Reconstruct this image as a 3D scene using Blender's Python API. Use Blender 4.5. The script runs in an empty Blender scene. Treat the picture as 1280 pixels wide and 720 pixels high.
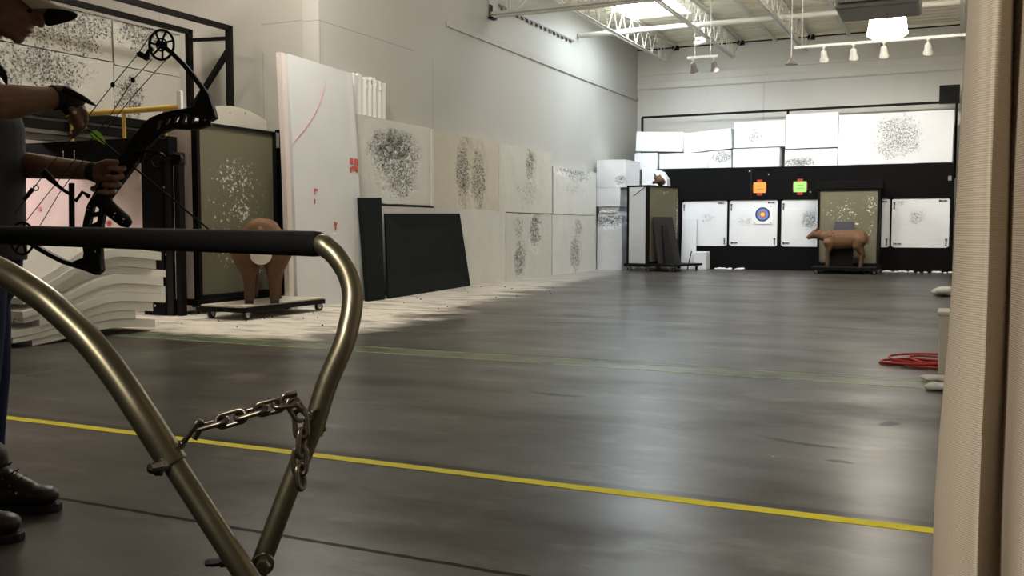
import bpy, bmesh, math, random
from mathutils import Vector, Matrix, Euler, noise
random.seed(7)
C = bpy.context.scene.collection
V = Vector
PI = math.pi
scn = bpy.context.scene

# ------------------------------------------------------------------ camera geometry (used to turn measured points into places)
F_PX, YAW, HORIZON, CAM_H = 1200.0, math.radians(25.0), 284.0, 0.95
PITCH = math.atan((360 - HORIZON) / F_PX)
cy, sy, cp, sp = math.cos(YAW), math.sin(YAW), math.cos(PITCH), math.sin(PITCH)
RIGHT = V((cy, sy, 0)); FWD = V((-sy * cp, cy * cp, -sp)); UP = RIGHT.cross(FWD); EYE = V((0, 0, CAM_H))
AWAY = V((-sy, cy, 0))
def ray(x, y): return FWD + RIGHT * ((x - 640) / F_PX) + UP * ((360 - y) / F_PX)
def dep(x, y, d): return EYE + ray(x, y) * d
def atX(x, y, X): r = ray(x, y); return EYE + r * (X / r.x)
def atY(x, y, Y): r = ray(x, y); return EYE + r * (Y / r.y)
def atZ(x, y, z=0.0): r = ray(x, y); return EYE + r * ((z - CAM_H) / r.z)
def hit(x, y, p, n):
    r = ray(x, y); return EYE + r * ((p - EYE).dot(n) / r.dot(n))

# ------------------------------------------------------------------ mesh builder
def basis(d):
    d = d.normalized()
    a = V((0, 0, 1)) if abs(d.z) < .95 else V((1, 0, 0))
    u = d.cross(a).normalized(); return u, d.cross(u).normalized()

class MB:
    def __init__(s): s.bm = bmesh.new()
    def box(s, c, size, R=None):
        c = V(c); h = V(size) / 2; vs = []
        for x in (-1, 1):
            for y in (-1, 1):
                for z in (-1, 1):
                    p = V((x * h.x, y * h.y, z * h.z))
                    vs.append(s.bm.verts.new(c + (R @ p if R else p)))
        for f in ((0, 1, 3, 2), (4, 6, 7, 5), (0, 4, 5, 1), (2, 3, 7, 6), (0, 2, 6, 4), (1, 5, 7, 3)):
            s.bm.faces.new([vs[i] for i in f])
        return s
    def bx(s, x0, x1, y0, y1, z0, z1):
        return s.box(((x0 + x1) / 2, (y0 + y1) / 2, (z0 + z1) / 2), (abs(x1 - x0), abs(y1 - y0), abs(z1 - z0)))
    def bar(s, a, b, w, h=None, up=None):
        a, b = V(a), V(b); h = h or w; d = (b - a).normalized()
        if up is None: u, v = basis(d)
        else: u = d.cross(V(up)).normalized(); v = u.cross(d)
        vs = []
        for p in (a, b):
            for (i, j) in ((-1, -1), (1, -1), (1, 1), (-1, 1)):
                vs.append(s.bm.verts.new(p + u * (i * w / 2) + v * (j * h / 2)))
        for f in ((3, 2, 1, 0), (4, 5, 6, 7), (0, 1, 5, 4), (1, 2, 6, 5), (2, 3, 7, 6), (3, 0, 4, 7)):
            s.bm.faces.new([vs[i] for i in f])
        return s
    def tube(s, pts, r, seg=14, closed=False, flat=None):
        pts = [V(p) for p in pts]; n = len(pts)
        rs = r if isinstance(r, (list, tuple)) else [r] * n
        rings = []; u = None
        for i, p in enumerate(pts):
            if closed: t = pts[(i + 1) % n] - pts[i - 1]
            else: t = pts[min(i + 1, n - 1)] - pts[max(i - 1, 0)]
            t.normalize()
            if u is None: u, _ = basis(t)
            u = (u - t * u.dot(t)).normalized(); w = t.cross(u)
            k = flat or 1
            rings.append([s.bm.verts.new(p + (u * math.cos(2 * PI * j / seg) + w * (math.sin(2 * PI * j / seg) * k)) * rs[i]) for j in range(seg)])
        for i in range(n if closed else n - 1):
            A, B = rings[i], rings[(i + 1) % n]
            for j in range(seg): s.bm.faces.new((A[j], A[(j + 1) % seg], B[(j + 1) % seg], B[j]))
        if not closed:
            s.bm.faces.new(list(reversed(rings[0]))); s.bm.faces.new(rings[-1])
        return s
    def cyl(s, a, b, r0, r1=None, seg=20): return s.tube([a, b], [r0, r0 if r1 is None else r1], seg)
    def ring(s, c, n, R, r, seg=28, rs=8, el=1.0):
        u, v = basis(V(n)); c = V(c)
        return s.tube([c + (u * math.cos(2 * PI * i / seg) + v * (math.sin(2 * PI * i / seg) * el)) * R for i in range(seg)], r, rs, True)
    def ell(s, c, rad, R=None, nu=20, nv=12):
        c = V(c); rows = []
        top = s.bm.verts.new(c + ((R @ V((0, 0, rad[2]))) if R else V((0, 0, rad[2]))))
        bot = s.bm.verts.new(c + ((R @ V((0, 0, -rad[2]))) if R else V((0, 0, -rad[2]))))
        for i in range(1, nv):
            a = PI * i / nv; row = []
            for j in range(nu):
                b = 2 * PI * j / nu
                p = V((rad[0] * math.sin(a) * math.cos(b), rad[1] * math.sin(a) * math.sin(b), rad[2] * math.cos(a)))
                row.append(s.bm.verts.new(c + (R @ p if R else p)))
            rows.append(row)
        for j in range(nu):
            k = (j + 1) % nu
            s.bm.faces.new((top, rows[0][j], rows[0][k])); s.bm.faces.new((bot, rows[-1][k], rows[-1][j]))
            for i in range(len(rows) - 1): s.bm.faces.new((rows[i][j], rows[i + 1][j], rows[i + 1][k], rows[i][k]))
        return s
    def caps(s, pts, rs, seg=14):                 # rounded, tapered chain
        pts = [V(p) for p in pts]; P, Rr = [], []
        d0 = (pts[0] - pts[1]).normalized(); d1 = (pts[-1] - pts[-2]).normalized()
        for a in (80, 50, 25): P.append(pts[0] + d0 * rs[0] * math.sin(math.radians(a))); Rr.append(rs[0] * math.cos(math.radians(a)))
        P += pts; Rr += list(rs)
        for a in (25, 50, 80): P.append(pts[-1] + d1 * rs[-1] * math.sin(math.radians(a))); Rr.append(rs[-1] * math.cos(math.radians(a)))
        return s.tube(P, Rr, seg)
    def loft(s, rings):                           # rings: lists of points, capped
        R = [[s.bm.verts.new(V(p)) for p in r] for r in rings]; n = len(R[0])
        for i in range(len(R) - 1):
            for j in range(n): s.bm.faces.new((R[i][j], R[i][(j + 1) % n], R[i + 1][(j + 1) % n], R[i + 1][j]))
        s.bm.faces.new(list(reversed(R[0]))); s.bm.faces.new(R[-1]); return s
    def prism(s, poly, d):                        # planar polygon of 3D points, extruded by vector d
        d = V(d); a = [s.bm.verts.new(V(p)) for p in poly]; b = [s.bm.verts.new(V(p) + d) for p in poly]; n = len(a)
        s.bm.faces.new(list(reversed(a))); s.bm.faces.new(b)
        for i in range(n): s.bm.faces.new((a[i], a[(i + 1) % n], b[(i + 1) % n], b[i]))
        return s
    def grid(s, fn, nu, nv, thick=None):          # sheet fn(u,v)->point; thick: vector or function giving the other side
        A = [[s.bm.verts.new(V(fn(i / nu, j / nv))) for j in range(nv + 1)] for i in range(nu + 1)]
        for i in range(nu):
            for j in range(nv): s.bm.faces.new((A[i][j], A[i + 1][j], A[i + 1][j + 1], A[i][j + 1]))
        if thick is not None:
            t = V(thick)
            B = [[s.bm.verts.new(A[i][j].co + t) for j in range(nv + 1)] for i in range(nu + 1)]
            for i in range(nu):
                for j in range(nv): s.bm.faces.new((B[i][j + 1], B[i + 1][j + 1], B[i + 1][j], B[i][j]))
            for i in range(nu):
                s.bm.faces.new((A[i + 1][0], A[i][0], B[i][0], B[i + 1][0])); s.bm.faces.new((A[i][nv], A[i + 1][nv], B[i + 1][nv], B[i][nv]))
            for j in range(nv):
                s.bm.faces.new((A[0][j], A[0][j + 1], B[0][j + 1], B[0][j])); s.bm.faces.new((A[nu][j + 1], A[nu][j], B[nu][j], B[nu][j + 1]))
        return s
    def build(s, name, mat, parent=None, smooth=False, bevel=0, remesh=0, smoothit=0, base=None):
        bmesh.ops.recalc_face_normals(s.bm, faces=s.bm.faces)
        me = bpy.data.meshes.new(name); s.bm.to_mesh(me); s.bm.free()
        o = bpy.data.objects.new(name, me); C.objects.link(o)
        if remesh:
            m = o.modifiers.new('r', 'REMESH'); m.mode = 'VOXEL'; m.voxel_size = remesh
            if smoothit:
                k = o.modifiers.new('s', 'SMOOTH'); k.iterations = smoothit; k.factor = .5
            dg = bpy.context.evaluated_depsgraph_get(); dg.update()
            me2 = bpy.data.meshes.new_from_object(o.evaluated_get(dg)); o.modifiers.clear(); o.data = me2; bpy.data.meshes.remove(me); me = me2; me.name = name
        if bevel:
            m = o.modifiers.new('bevel', 'BEVEL'); m.width = bevel; m.segments = 2; m.limit_method = 'ANGLE'
        me.materials.clear(); me.materials.append(mat)
        if smooth or remesh:
            me.polygons.foreach_set('use_smooth', [True] * len(me.polygons))
            if not remesh: me.set_sharp_from_angle(angle=math.radians(42))
        if parent is not None:
            o.parent = parent; off = ORG.get(parent.name, V((0, 0, 0))); ORG[o.name] = off
            if off.length: me.transform(Matrix.Translation(-off))
        else:
            if base is None:
                xs = [v.co for v in me.vertices]
                base = V(((min(v.x for v in xs) + max(v.x for v in xs)) / 2, (min(v.y for v in xs) + max(v.y for v in xs)) / 2, min(v.z for v in xs)))
            me.transform(Matrix.Translation(-V(base))); o.location = base; ORG[o.name] = V(base)
        return o
ORG = {}
def tag(o, label=None, cat=None, group=None, kind=None):
    if label: o['label'] = label
    if cat: o['category'] = cat
    if group: o['group'] = group
    if kind: o['kind'] = kind
    return o
def thing(name, label, cat, loc=(0, 0, 0), rotz=0, group=None, world=False):
    """Empty at the base of a thing. world=True: its children are authored in world coordinates."""
    o = bpy.data.objects.new(name, None); C.objects.link(o); o.location = loc; o.rotation_euler = (0, 0, rotz); o.empty_display_size = .1
    ORG[o.name] = V(loc) if world else V((0, 0, 0))
    return tag(o, label, cat, group)
def copy_tree(o, parent=None):
    c = o.copy(); C.objects.link(c); ORG[c.name] = ORG.get(o.name, V((0, 0, 0)))
    if parent: c.parent = parent
    for ch in list(o.children): copy_tree(ch, c)
    return c
def struct(o): return tag(o, kind='structure')

# ------------------------------------------------------------------ materials
class NT:
    def __init__(s, name):
        s.m = bpy.data.materials.new(name); s.m.use_nodes = True; s.t = s.m.node_tree; s.b = s.t.nodes['Principled BSDF']
    def n(s, typ, **kw):
        nd = s.t.nodes.new(typ)
        for k, v in kw.items():
            if k in nd.inputs.keys(): s.set(nd.inputs[k], v)
            else: setattr(nd, k, v)
        return nd
    def set(s, sock, v):
        if isinstance(v, bpy.types.NodeSocket): s.t.links.new(v, sock)
        else: sock.default_value = v
    def math(s, op, a, b=0.0, c=None, clamp=False):
        nd = s.t.nodes.new('ShaderNodeMath'); nd.operation = op; nd.use_clamp = clamp
        s.set(nd.inputs[0], a); s.set(nd.inputs[1], b)
        if c is not None: s.set(nd.inputs[2], c)
        return nd.outputs[0]
    def ramp(s, x, a, b):                      # smooth 0..1 from a to b
        nd = s.t.nodes.new('ShaderNodeMapRange'); nd.interpolation_type = 'SMOOTHSTEP'
        s.set(nd.inputs[0], x); nd.inputs[1].default_value = a; nd.inputs[2].default_value = b; return nd.outputs[0]
    def mix(s, f, a, b):
        nd = s.t.nodes.new('ShaderNodeMix'); nd.data_type = 'RGBA'
        s.set(nd.inputs[0], f); s.set(nd.inputs[6], a); s.set(nd.inputs[7], b); return nd.outputs[2]
    def pos(s): return s.n('ShaderNodeNewGeometry').outputs['Position']
    def obj(s): return s.n('ShaderNodeTexCoord').outputs['Object']
    def vec(s, op, a, b):
        nd = s.t.nodes.new('ShaderNodeVectorMath'); nd.operation = op; s.set(nd.inputs[0], a); s.set(nd.inputs[1], b)
        return nd.outputs['Value'] if op in ('LENGTH', 'DISTANCE', 'DOT_PRODUCT') else nd.outputs[0]
    def xyz(s, v): nd = s.n('ShaderNodeSeparateXYZ', Vector=v); return nd.outputs
    def noise(s, v, scale, detail=4, rough=.55, out='Fac'):
        nd = s.n('ShaderNodeTexNoise', Vector=v, Scale=scale, Detail=detail, Roughness=rough); return nd.outputs[0 if out == 'Fac' else 1]
    def vor(s, v, scale, out='Distance', feature='F1'):
        nd = s.n('ShaderNodeTexVoronoi', Vector=v, Scale=scale); nd.feature = feature; return nd.outputs[out]
    def bump(s, h, strength=.3, dist=.01):
        s.set(s.b.inputs['Normal'], s.n('ShaderNodeBump', Height=h, Strength=strength, Distance=dist).outputs[0])
    def col(s, c): s.set(s.b.inputs['Base Color'], c)
    def done(s, rough=.6, metal=0.0, spec=.5):
        s.set(s.b.inputs['Roughness'], rough); s.b.inputs['Metallic'].default_value = metal; s.b.inputs['Specular IOR Level'].default_value = spec
        return s.m
def rgb(r, g, b): return (r, g, b, 1)
def plain(name, c, rough=.6, metal=0.0, var=.12, scale=8, spec=.5, bump=0, bs=60):
    k = NT(name); p = k.obj(); f = k.noise(p, scale)
    k.col(k.mix(f, rgb(*[x * (1 - var) for x in c]), rgb(*[min(1, x * (1 + var)) for x in c])))
    if bump: k.bump(k.noise(p, bs), bump, .004)
    return k.done(rough, metal, spec)
def glow(name, c, s):
    k = NT(name); k.col(rgb(*c)); k.b.inputs['Emission Color'].default_value = rgb(*c); k.b.inputs['Emission Strength'].default_value = s
    return k.done(.5)

def foam_mat(name, base=(.80, .80, .78), patches=(), dark=(.05, .048, .045), speck=30.0, thr=.42, stain=.10):
    """expanded foam: off white with arrow-hole speckle round the worn spots (world positions)."""
    k = NT(name); p = k.pos()
    n1 = k.noise(p, 1.7, 5); col = k.mix(n1, rgb(*[x * (1 - stain) for x in base]), rgb(*[min(1, x * (1 + stain * .5)) for x in base]))
    grain = k.noise(p, 140, 2); mask = None
    for (c, r, s) in patches:
        d = k.vec('LENGTH', k.vec('DIVIDE', k.vec('SUBTRACT', p, c), r), (0, 0, 0))
        d = k.math('ADD', d, k.math('MULTIPLY', k.math('SUBTRACT', k.noise(p, 4.5, 5), .5), 1.1))
        m = k.math('MULTIPLY', k.math('SUBTRACT', 1.0, k.ramp(d, .25, 1.1)), s)
        mask = m if mask is None else k.math('MAXIMUM', mask, m)
    h = grain
    if mask is not None:
        v = k.vor(k.vec('ADD', p, k.vec('MULTIPLY', k.noise(p, 22, 3, .6, 'Color'), (.05, .05, .05))), speck)
        sp_ = k.math('SUBTRACT', 1.0, k.ramp(v, thr - .22, thr))
        gate = k.ramp(k.math('ADD', k.noise(p, 16, 3), k.math('MULTIPLY', mask, .42)), .62, .74)
        f = k.math('MULTIPLY', k.math('MULTIPLY', sp_, gate), k.ramp(mask, .05, .3))
        col = k.mix(k.math('MULTIPLY', mask, .25), col, rgb(*[x * .72 for x in base]))
        col = k.mix(k.math('MULTIPLY', f, .9), col, rgb(*dark))
        f = k.math('MAXIMUM', f, k.math('MULTIPLY', k.ramp(k.math('ADD', k.noise(k.vec('MULTIPLY', p, (1, 1, 1.5)), speck * .75, 5, .72), k.math('MULTIPLY', mask, .12)), .585, .63), k.math('MULTIPLY', k.ramp(mask, .15, .5), .8)))
        col = k.mix(k.math('MULTIPLY', f, .75), col, rgb(*dark)); fl = k.math('MULTIPLY', k.ramp(k.noise(k.vec('ADD', p, (7, 3, 1)), speck * .8, 4, .7), .56, .62), k.ramp(mask, .15, .5)); col = k.mix(k.math('MULTIPLY', fl, .55), col, rgb(*[min(1, x * 1.2) for x in base])); h = k.math('SUBTRACT', grain, k.math('MULTIPLY', f, 4.0))
    k.col(col); k.bump(h, .5, .012)
    return k.done(.75, 0, .3)

# concrete floor
def floor_mat():
    k = NT('polished_concrete'); p = k.pos(); x, y, z = k.xyz(p)
    n = k.noise(p, .55, 7, .6); n2 = k.noise(p, 3.0, 6, .65)
    st = k.noise(k.vec('MULTIPLY', p, (.5, 3.0, 1)), 1.5, 6, .6)
    c = k.mix(k.ramp(n, .35, .68), rgb(.043, .038, .032), rgb(.078, .070, .061))
    c = k.mix(k.math('MULTIPLY', k.ramp(n2, .5, .75), .35), c, rgb(.17, .16, .15))
    c = k.mix(k.math('MULTIPLY', k.ramp(st, .55, .72), .4), c, rgb(.05, .047, .044))
    # chalky foam dust trodden into the floor along the foam wall
    edge = k.math('ADD', x, k.math('MULTIPLY', k.noise(k.vec('MULTIPLY', p, (.8, 1.6, 1)), 1.1, 6, .65), 2.6))
    dm = k.math('SUBTRACT', 1.0, k.ramp(k.math('ADD', edge, k.math('MULTIPLY', k.math('MAXIMUM', k.math('SUBTRACT', y, 8.0), 0.0), .14)), -4.1, -3.4))
    ym = k.ramp(k.math('ADD', y, k.math('MULTIPLY', k.noise(p, 2.2, 5), .6)), 6.65, 6.95)
    fade = k.math('SUBTRACT', 1.0, k.math('MULTIPLY', k.ramp(y, 12.0, 19.0), .6))
    dm = k.math('MULTIPLY', k.math('MULTIPLY', dm, ym), fade)
    dm = k.math('MULTIPLY', dm, k.ramp(k.noise(k.vec('MULTIPLY', p, (1, 2.6, 1)), 1.6, 7, .7), .25, .55))
    c = k.mix(k.math('MULTIPLY', dm, .85), c, rgb(.80, .74, .66))
    # dull pale scuffs nearer the shooting line
    sm = k.ramp(k.noise(k.vec('MULTIPLY', k.vec('ADD', p, (3.1, 1.7, 0)), (1.0, 2.2, 1)), 1.3, 5, .62), .54, .74)
    c = k.mix(k.math('MULTIPLY', sm, .38), c, rgb(.30, .27, .24))
    # faded green paint between the two green tape lines
    g = k.math('MULTIPLY', k.ramp(y, 6.08, 6.13), k.math('SUBTRACT', 1.0, k.ramp(y, 6.37, 6.42)))
    g = k.math('MULTIPLY', g, k.ramp(k.noise(p, 3.5, 6, .7), .3, .6))
    c = k.mix(k.math('MULTIPLY', g, .75), c, rgb(.13, .175, .11))
    # dark drag marks and rubber scuffs
    S = None
    for (cx, cy_, rx, ry, tilt) in ((-.62, 4.32, .26, .035, .25), (-.42, 4.05, .07, .03, .1), (-.28, 4.95, .05, .10, .5), (-2.05, 5.0, .20, .05, 0), (-3.6, 9.6, .5, .05, 0), (-4.9, 2.75, .3, .06, .1)):
        q = k.vec('SUBTRACT', p, (cx, cy_, 0)); qx, qy, qz = k.xyz(k.n('ShaderNodeVectorRotate', rotation_type='Z_AXIS', Vector=q, Angle=tilt).outputs[0])
        e = k.math('ADD', k.math('POWER', k.math('ABSOLUTE', k.math('DIVIDE', qx, rx)), 2.0), k.math('POWER', k.math('ABSOLUTE', k.math('DIVIDE', k.math('SUBTRACT', qy, k.math('MULTIPLY', k.math('MULTIPLY', qx, qx), .8)), ry)), 2.0))
        e = k.math('ADD', e, k.math('MULTIPLY', k.math('SUBTRACT', k.noise(p, 14, 4, .7), .5), 2.2))
        sm_ = k.math('MULTIPLY', k.math('SUBTRACT', 1.0, k.ramp(e, .1, 1.1)), .75); S = sm_ if S is None else k.math('MAXIMUM', S, sm_)
    for (at, w) in ((3.30, .03), (6.47, .02)):  # faint shadow band painted in beside the yellow line, dark line past the green
        S = k.math('MAXIMUM', S, k.math('MULTIPLY', k.math('SUBTRACT', 1.0, k.ramp(k.math('ABSOLUTE', k.math('SUBTRACT', y, at)), w * .4, w * 1.6)), .5))
    c = k.mix(S, c, rgb(.016, .014, .012))
    # sawn joints
    def cut(v, at, w): return k.math('LESS_THAN', k.math('ABSOLUTE', k.math('SUBTRACT', v, at)), w)
    j = k.math('MAXIMUM', cut(k.math('ADD', y, k.math('MULTIPLY', k.noise(p, 9, 3), .02)), 2.345, .011), cut(y, 9.45, .012))
    j = k.math('MAXIMUM', j, cut(y, 15.6, .014))
    c = k.mix(k.math('MULTIPLY', j, .8), c, rgb(.012, .011, .010))
    jx = k.math('MULTIPLY', k.math('MAXIMUM', cut(x, -5.45, .010), cut(x, -.9, .0)), k.math('GREATER_THAN', y, 3.3))
    c = k.mix(k.math('MULTIPLY', jx, .35), c, rgb(.32, .30, .27))
    # scattered foam crumbs
    cr = k.math('LESS_THAN', k.vor(p, 2.3), .013)
    c = k.mix(cr, c, rgb(.6, .58, .55))
    k.col(c)
    r = k.math('ADD', .25, k.math('MULTIPLY', k.noise(p, .9, 2, .5), .12)); r = k.math('ADD', r, k.math('MULTIPLY', dm, .4), clamp=True)
    k.bump(k.math('SUBTRACT', k.math('MULTIPLY', k.noise(p, 1.2, 1), .3), k.math('MULTIPLY', j, 2.0)), .03, .02)
    m = k.done(r, 0, .18); mot = k.noise(k.vec('MULTIPLY', p, (.7, 1.5, 1)), 1.1, 5, .6)
    pol = k.math('ADD', .03, k.math('MULTIPLY', k.ramp(mot, .25, .75), .26))
    k.set(k.b.inputs['Specular IOR Level'], k.math('MULTIPLY', pol, k.math('SUBTRACT', 1.0, k.math('MAXIMUM', S, k.math('MULTIPLY', j, .9)))))
    return m

def wall_mat(name, c, seams_y=(), seams_z=(), seams_x=()):
    k = NT(name); p = k.pos(); x, y, z = k.xyz(p)
    f = k.noise(p, .8, 5); col = k.mix(f, rgb(*[q * .93 for q in c]), rgb(*[min(1, q * 1.04) for q in c]))
    streak = k.noise(k.vec('MULTIPLY', p, (2.5, 2.5, .18)), 2.0, 4)
    col = k.mix(k.math('MULTIPLY', k.ramp(streak, .5, .75), .10), col, rgb(c[0] * .7, c[1] * .7, c[2] * .66))
    m = None
    for ax, lst in ((y, seams_y), (z, seams_z), (x, seams_x)):
        for (at, lo, hi, axis2) in lst:
            o2 = {'x': x, 'y': y, 'z': z}[axis2]
            q = k.math('LESS_THAN', k.math('ABSOLUTE', k.math('SUBTRACT', ax, at)), .006)
            q = k.math('MULTIPLY', q, k.math('MULTIPLY', k.math('GREATER_THAN', o2, lo), k.math('LESS_THAN', o2, hi)))
            m = q if m is None else k.math('MAXIMUM', m, q)
    if m is not None: col = k.mix(k.math('MULTIPLY', m, .5), col, rgb(.16, .15, .14))
    k.col(col); k.bump(k.noise(p, 60, 3), .08, .004)
    return k.done(.62, 0, .35)

M = dict(
    floor=floor_mat(),
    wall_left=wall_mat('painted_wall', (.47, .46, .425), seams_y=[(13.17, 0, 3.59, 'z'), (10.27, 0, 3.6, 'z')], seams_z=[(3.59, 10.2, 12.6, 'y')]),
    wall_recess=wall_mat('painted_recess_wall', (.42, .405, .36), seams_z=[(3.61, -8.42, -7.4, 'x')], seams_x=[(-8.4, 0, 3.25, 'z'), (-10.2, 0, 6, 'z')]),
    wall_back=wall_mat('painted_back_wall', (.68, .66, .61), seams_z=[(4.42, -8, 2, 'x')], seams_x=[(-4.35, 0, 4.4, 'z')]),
    wall=wall_mat('painted_side_wall', (.62, .60, .56)),
    deck=plain('painted_steel_deck', (.78, .72, .57), .5, 0, .08, 2),
    steel_white=plain('white_painted_steel', (.62, .60, .54), .45, 0, .08),
    black=plain('black_paint', (.008, .008, .008), .6, 0, .3, 3, .2),
    black_board=plain('black_painted_plywood', (.0042, .004, .0042), .8, 0, .35, 2, .10, .1),
    black_metal=plain('black_steel_tube', (.0055, .0045, .004), .55, 0, .2, 5, .12),
    rubber_mat=plain('black_rubber', (.0085, .0105, .0105), .85, 0, .25, 4, .12, .25, 90),
    brown_mat=plain('dark_brown_rubber', (.028, .022, .020), .8, 0, .25, 4, .3),
    grey_mat=plain('grey_rubber', (.06, .058, .07), .8, 0, .15, 4, .3),
    pad=plain('black_foam_sleeve', (.0042, .0038, .0035), .75, 0, .3, 30, .12, .25, 140),
    bow_black=plain('bow_black', (.008, .007, .006), .5, 0, .3, 20, .2),
    string=plain('bow_string', (.025, .020, .018), .7),
    carbon=plain('carbon_shaft', (.006, .006, .006), .5, 0, .1, 8, .2),
    green=plain('bright_green_vane', (.42, .88, .08), .5),
    white_plastic=plain('white_plastic', (.75, .75, .72), .4),
    yellow=plain('yellow_lacquered_wood', (.62, .40, .08), .45, 0, .18, 20),
    yellow_paint=None,
    chain=plain('worn_steel_chain', (.21, .18, .145), .36, 1.0, .3, 40),
    bolt=plain('bright_zinc', (.62, .60, .55), .25, 1.0, .1, 40),
    caster=plain('caster_steel', (.30, .30, .30), .35, .9),
    wheel=plain('black_caster_wheel', (.02, .02, .02), .5),
    jeans=plain('blue_denim', (.012, .020, .060), .85, 0, .3, 60, .2, .3, 300),
    shirt=plain('grey_cotton', (.062, .064, .072), .9, 0, .12, 20, .2, .2, 200),
    cap=plain('tan_cap_cloth', (.40, .35, .27), .85, 0, .1, 40, .2, .2, 300),
    cap_dark=plain('dark_brim_lining', (.015, .012, .011), .85),
    boot=plain('dark_brown_leather', (.026, .013, .009), .45, 0, .3, 20, .5, .2, 120),
    sole=plain('black_boot_sole', (.010, .010, .010), .7),
    strap=plain('black_strap', (.010, .009, .009), .7),
    orange_paper=plain('orange_paper', (.95, .36, .06), .6, 0, .03), green_paper=plain('green_paper', (.42, .85, .22), .6, 0, .03),
    red_tape=plain('red_tape', (.42, .03, .015), .5), ink=plain('faded_print', (.60, .22, .04), .7), ink_green=plain('faded_green_print', (.24, .55, .12), .7),
    white_paper=plain('white_target_paper', (.88, .88, .88), .6, 0, .03),
    ring_dark=plain('target_black_blue', (.016, .045, .10), .6), ring_blue=plain('target_blue', (.16, .24, .58), .6), ring_red=plain('target_red', (.62, .10, .08), .6), ring_gold=plain('target_gold', (.92, .62, .09), .6),
    red_ink=plain('red_marker', (.55, .07, .045), .6), black_ink=plain('black_print', (.012, .012, .014), .7), pink_ink=plain('pink_marker', (.66, .26, .29), .6),
    rag=plain('white_rag', (.58, .56, .52), .9), red_cord=plain('red_cord', (.42, .035, .025), .6),
    cabinet=plain('beige_painted_metal', (.52, .48, .38), .5), lamp_box=plain('grey_sheet_metal', (.20, .18, .165), .5),
    lens=glow('lit_lamp_lens', (1, .93, .80), 45.0), sky=glow('daylight_panel', (.80, .91, 1.0), 30.0), bulb=glow('lit_spot_bulb', (1, .93, .82), 25.0),
    cloth=plain('pink_lit_white_cloth', (.72, .60, .57), .85, 0, .08, 3, .2, .15, 40),  # white cloth with the pink tint of the light put into its colour
    pink_lit_foam=foam_mat('pink_lit_foam_slab', (.70, .585, .56), [((-7.5, 8.02, 1.75), (.12, .4, .1), .5)]),  # white slab, pink cast of the light mixed into the base colour
    eye=plain('dark_eye', (.02, .015, .012), .15),
)
def yellow_paint():
    k = NT('worn_yellow_paint'); p = k.pos()
    w = k.ramp(k.noise(p, 22, 5, .7), .67, .74); k.col(k.mix(k.math('MULTIPLY', w, .75), rgb(.80, .70, .035), rgb(.14, .13, .10))); return k.done(.7, 0, .2)
M['yellow_paint'] = yellow_paint()
def green_tape():
    k = NT('worn_green_tape'); p = k.pos()
    w = k.ramp(k.noise(p, 6, 6, .75), .42, .62); k.col(k.mix(w, rgb(.34, .45, .12), rgb(.13, .14, .10))); return k.done(.5)
M['green_tape'] = green_tape()
def brass_tube():
    k = NT('bronze_plated_tube'); p = k.pos(); f = k.noise(p, 14, 5, .6); s = k.noise(p, 90, 3)
    k.col(k.mix(f, rgb(.125, .112, .072), rgb(.225, .20, .135))); return k.done(k.math('ADD', .27, k.math('MULTIPLY', s, .16)), .92)
M['tube'] = brass_tube()
def skin():
    k = NT('skin'); p = k.pos(); k.col(k.mix(k.noise(p, 12, 5), rgb(.22, .112, .068), rgb(.31, .168, .105))); k.bump(k.noise(p, 160, 3), .12, .002)
    k.b.inputs['Subsurface Weight'].default_value = .05; return k.done(.5, 0, .4)
M['skin'] = skin()
def olive(name, seed, chips):
    """olive painted board with the paint chipped to pale foam round the hit areas (local object space: x along, z up)."""
    k = NT(name); p = k.obj(); n = k.noise(p, 1.4, 5)
    c = k.mix(n, rgb(.125, .115, .072), rgb(.175, .162, .105)); mask = None
    for (cx, cz, rx, rz, s) in chips:
        d = k.vec('LENGTH', k.vec('DIVIDE', k.vec('SUBTRACT', k.vec('MULTIPLY', p, (1, 0, 1)), (cx, 0, cz)), (rx, 1, rz)), (0, 0, 0))
        m = k.math('MULTIPLY', k.math('SUBTRACT', 1.0, k.ramp(d, .1, 1.0)), s); mask = m if mask is None else k.math('MAXIMUM', mask, m)
    q = k.vec('ADD', p, (seed, seed * 2.3, 0))
    a = k.math('ADD', k.noise(q, 26, 4, .6), k.math('MULTIPLY', mask, .20))
    f = k.math('MULTIPLY', k.ramp(a, .665, .70), k.ramp(mask, .02, .1))
    k.col(k.mix(f, c, rgb(.62, .60, .53))); k.bump(k.math('SUBTRACT', k.noise(p, 30, 3), k.math('MULTIPLY', f, 2.0)), .25, .006)
    return k.done(.7, 0, .3)
def curtain_mat():
    k = NT('woven_curtain'); uv = k.n('ShaderNodeUVMap').outputs[0]; u, v, w = k.xyz(uv)
    a = k.math('SINE', k.math('MULTIPLY', v, 2 * PI / .0040)); b = k.math('SINE', k.math('MULTIPLY', u, 2 * PI / .0040))
    n = k.noise(k.pos(), 5, 4)
    t = k.math('ADD', .5, k.math('ADD', k.math('MULTIPLY', a, .36), k.math('MULTIPLY', b, .16)))
    c = k.mix(t, rgb(.42, .35, .27), rgb(.58, .50, .40)); c = k.mix(k.math('MULTIPLY', n, .3), c, rgb(.40, .34, .26))
    k.col(c); k.bump(t, .35, .002); k.b.inputs['Transmission Weight'].default_value = 0
    return k.done(.9, 0, .15)
M['curtain'] = curtain_mat()
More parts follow.
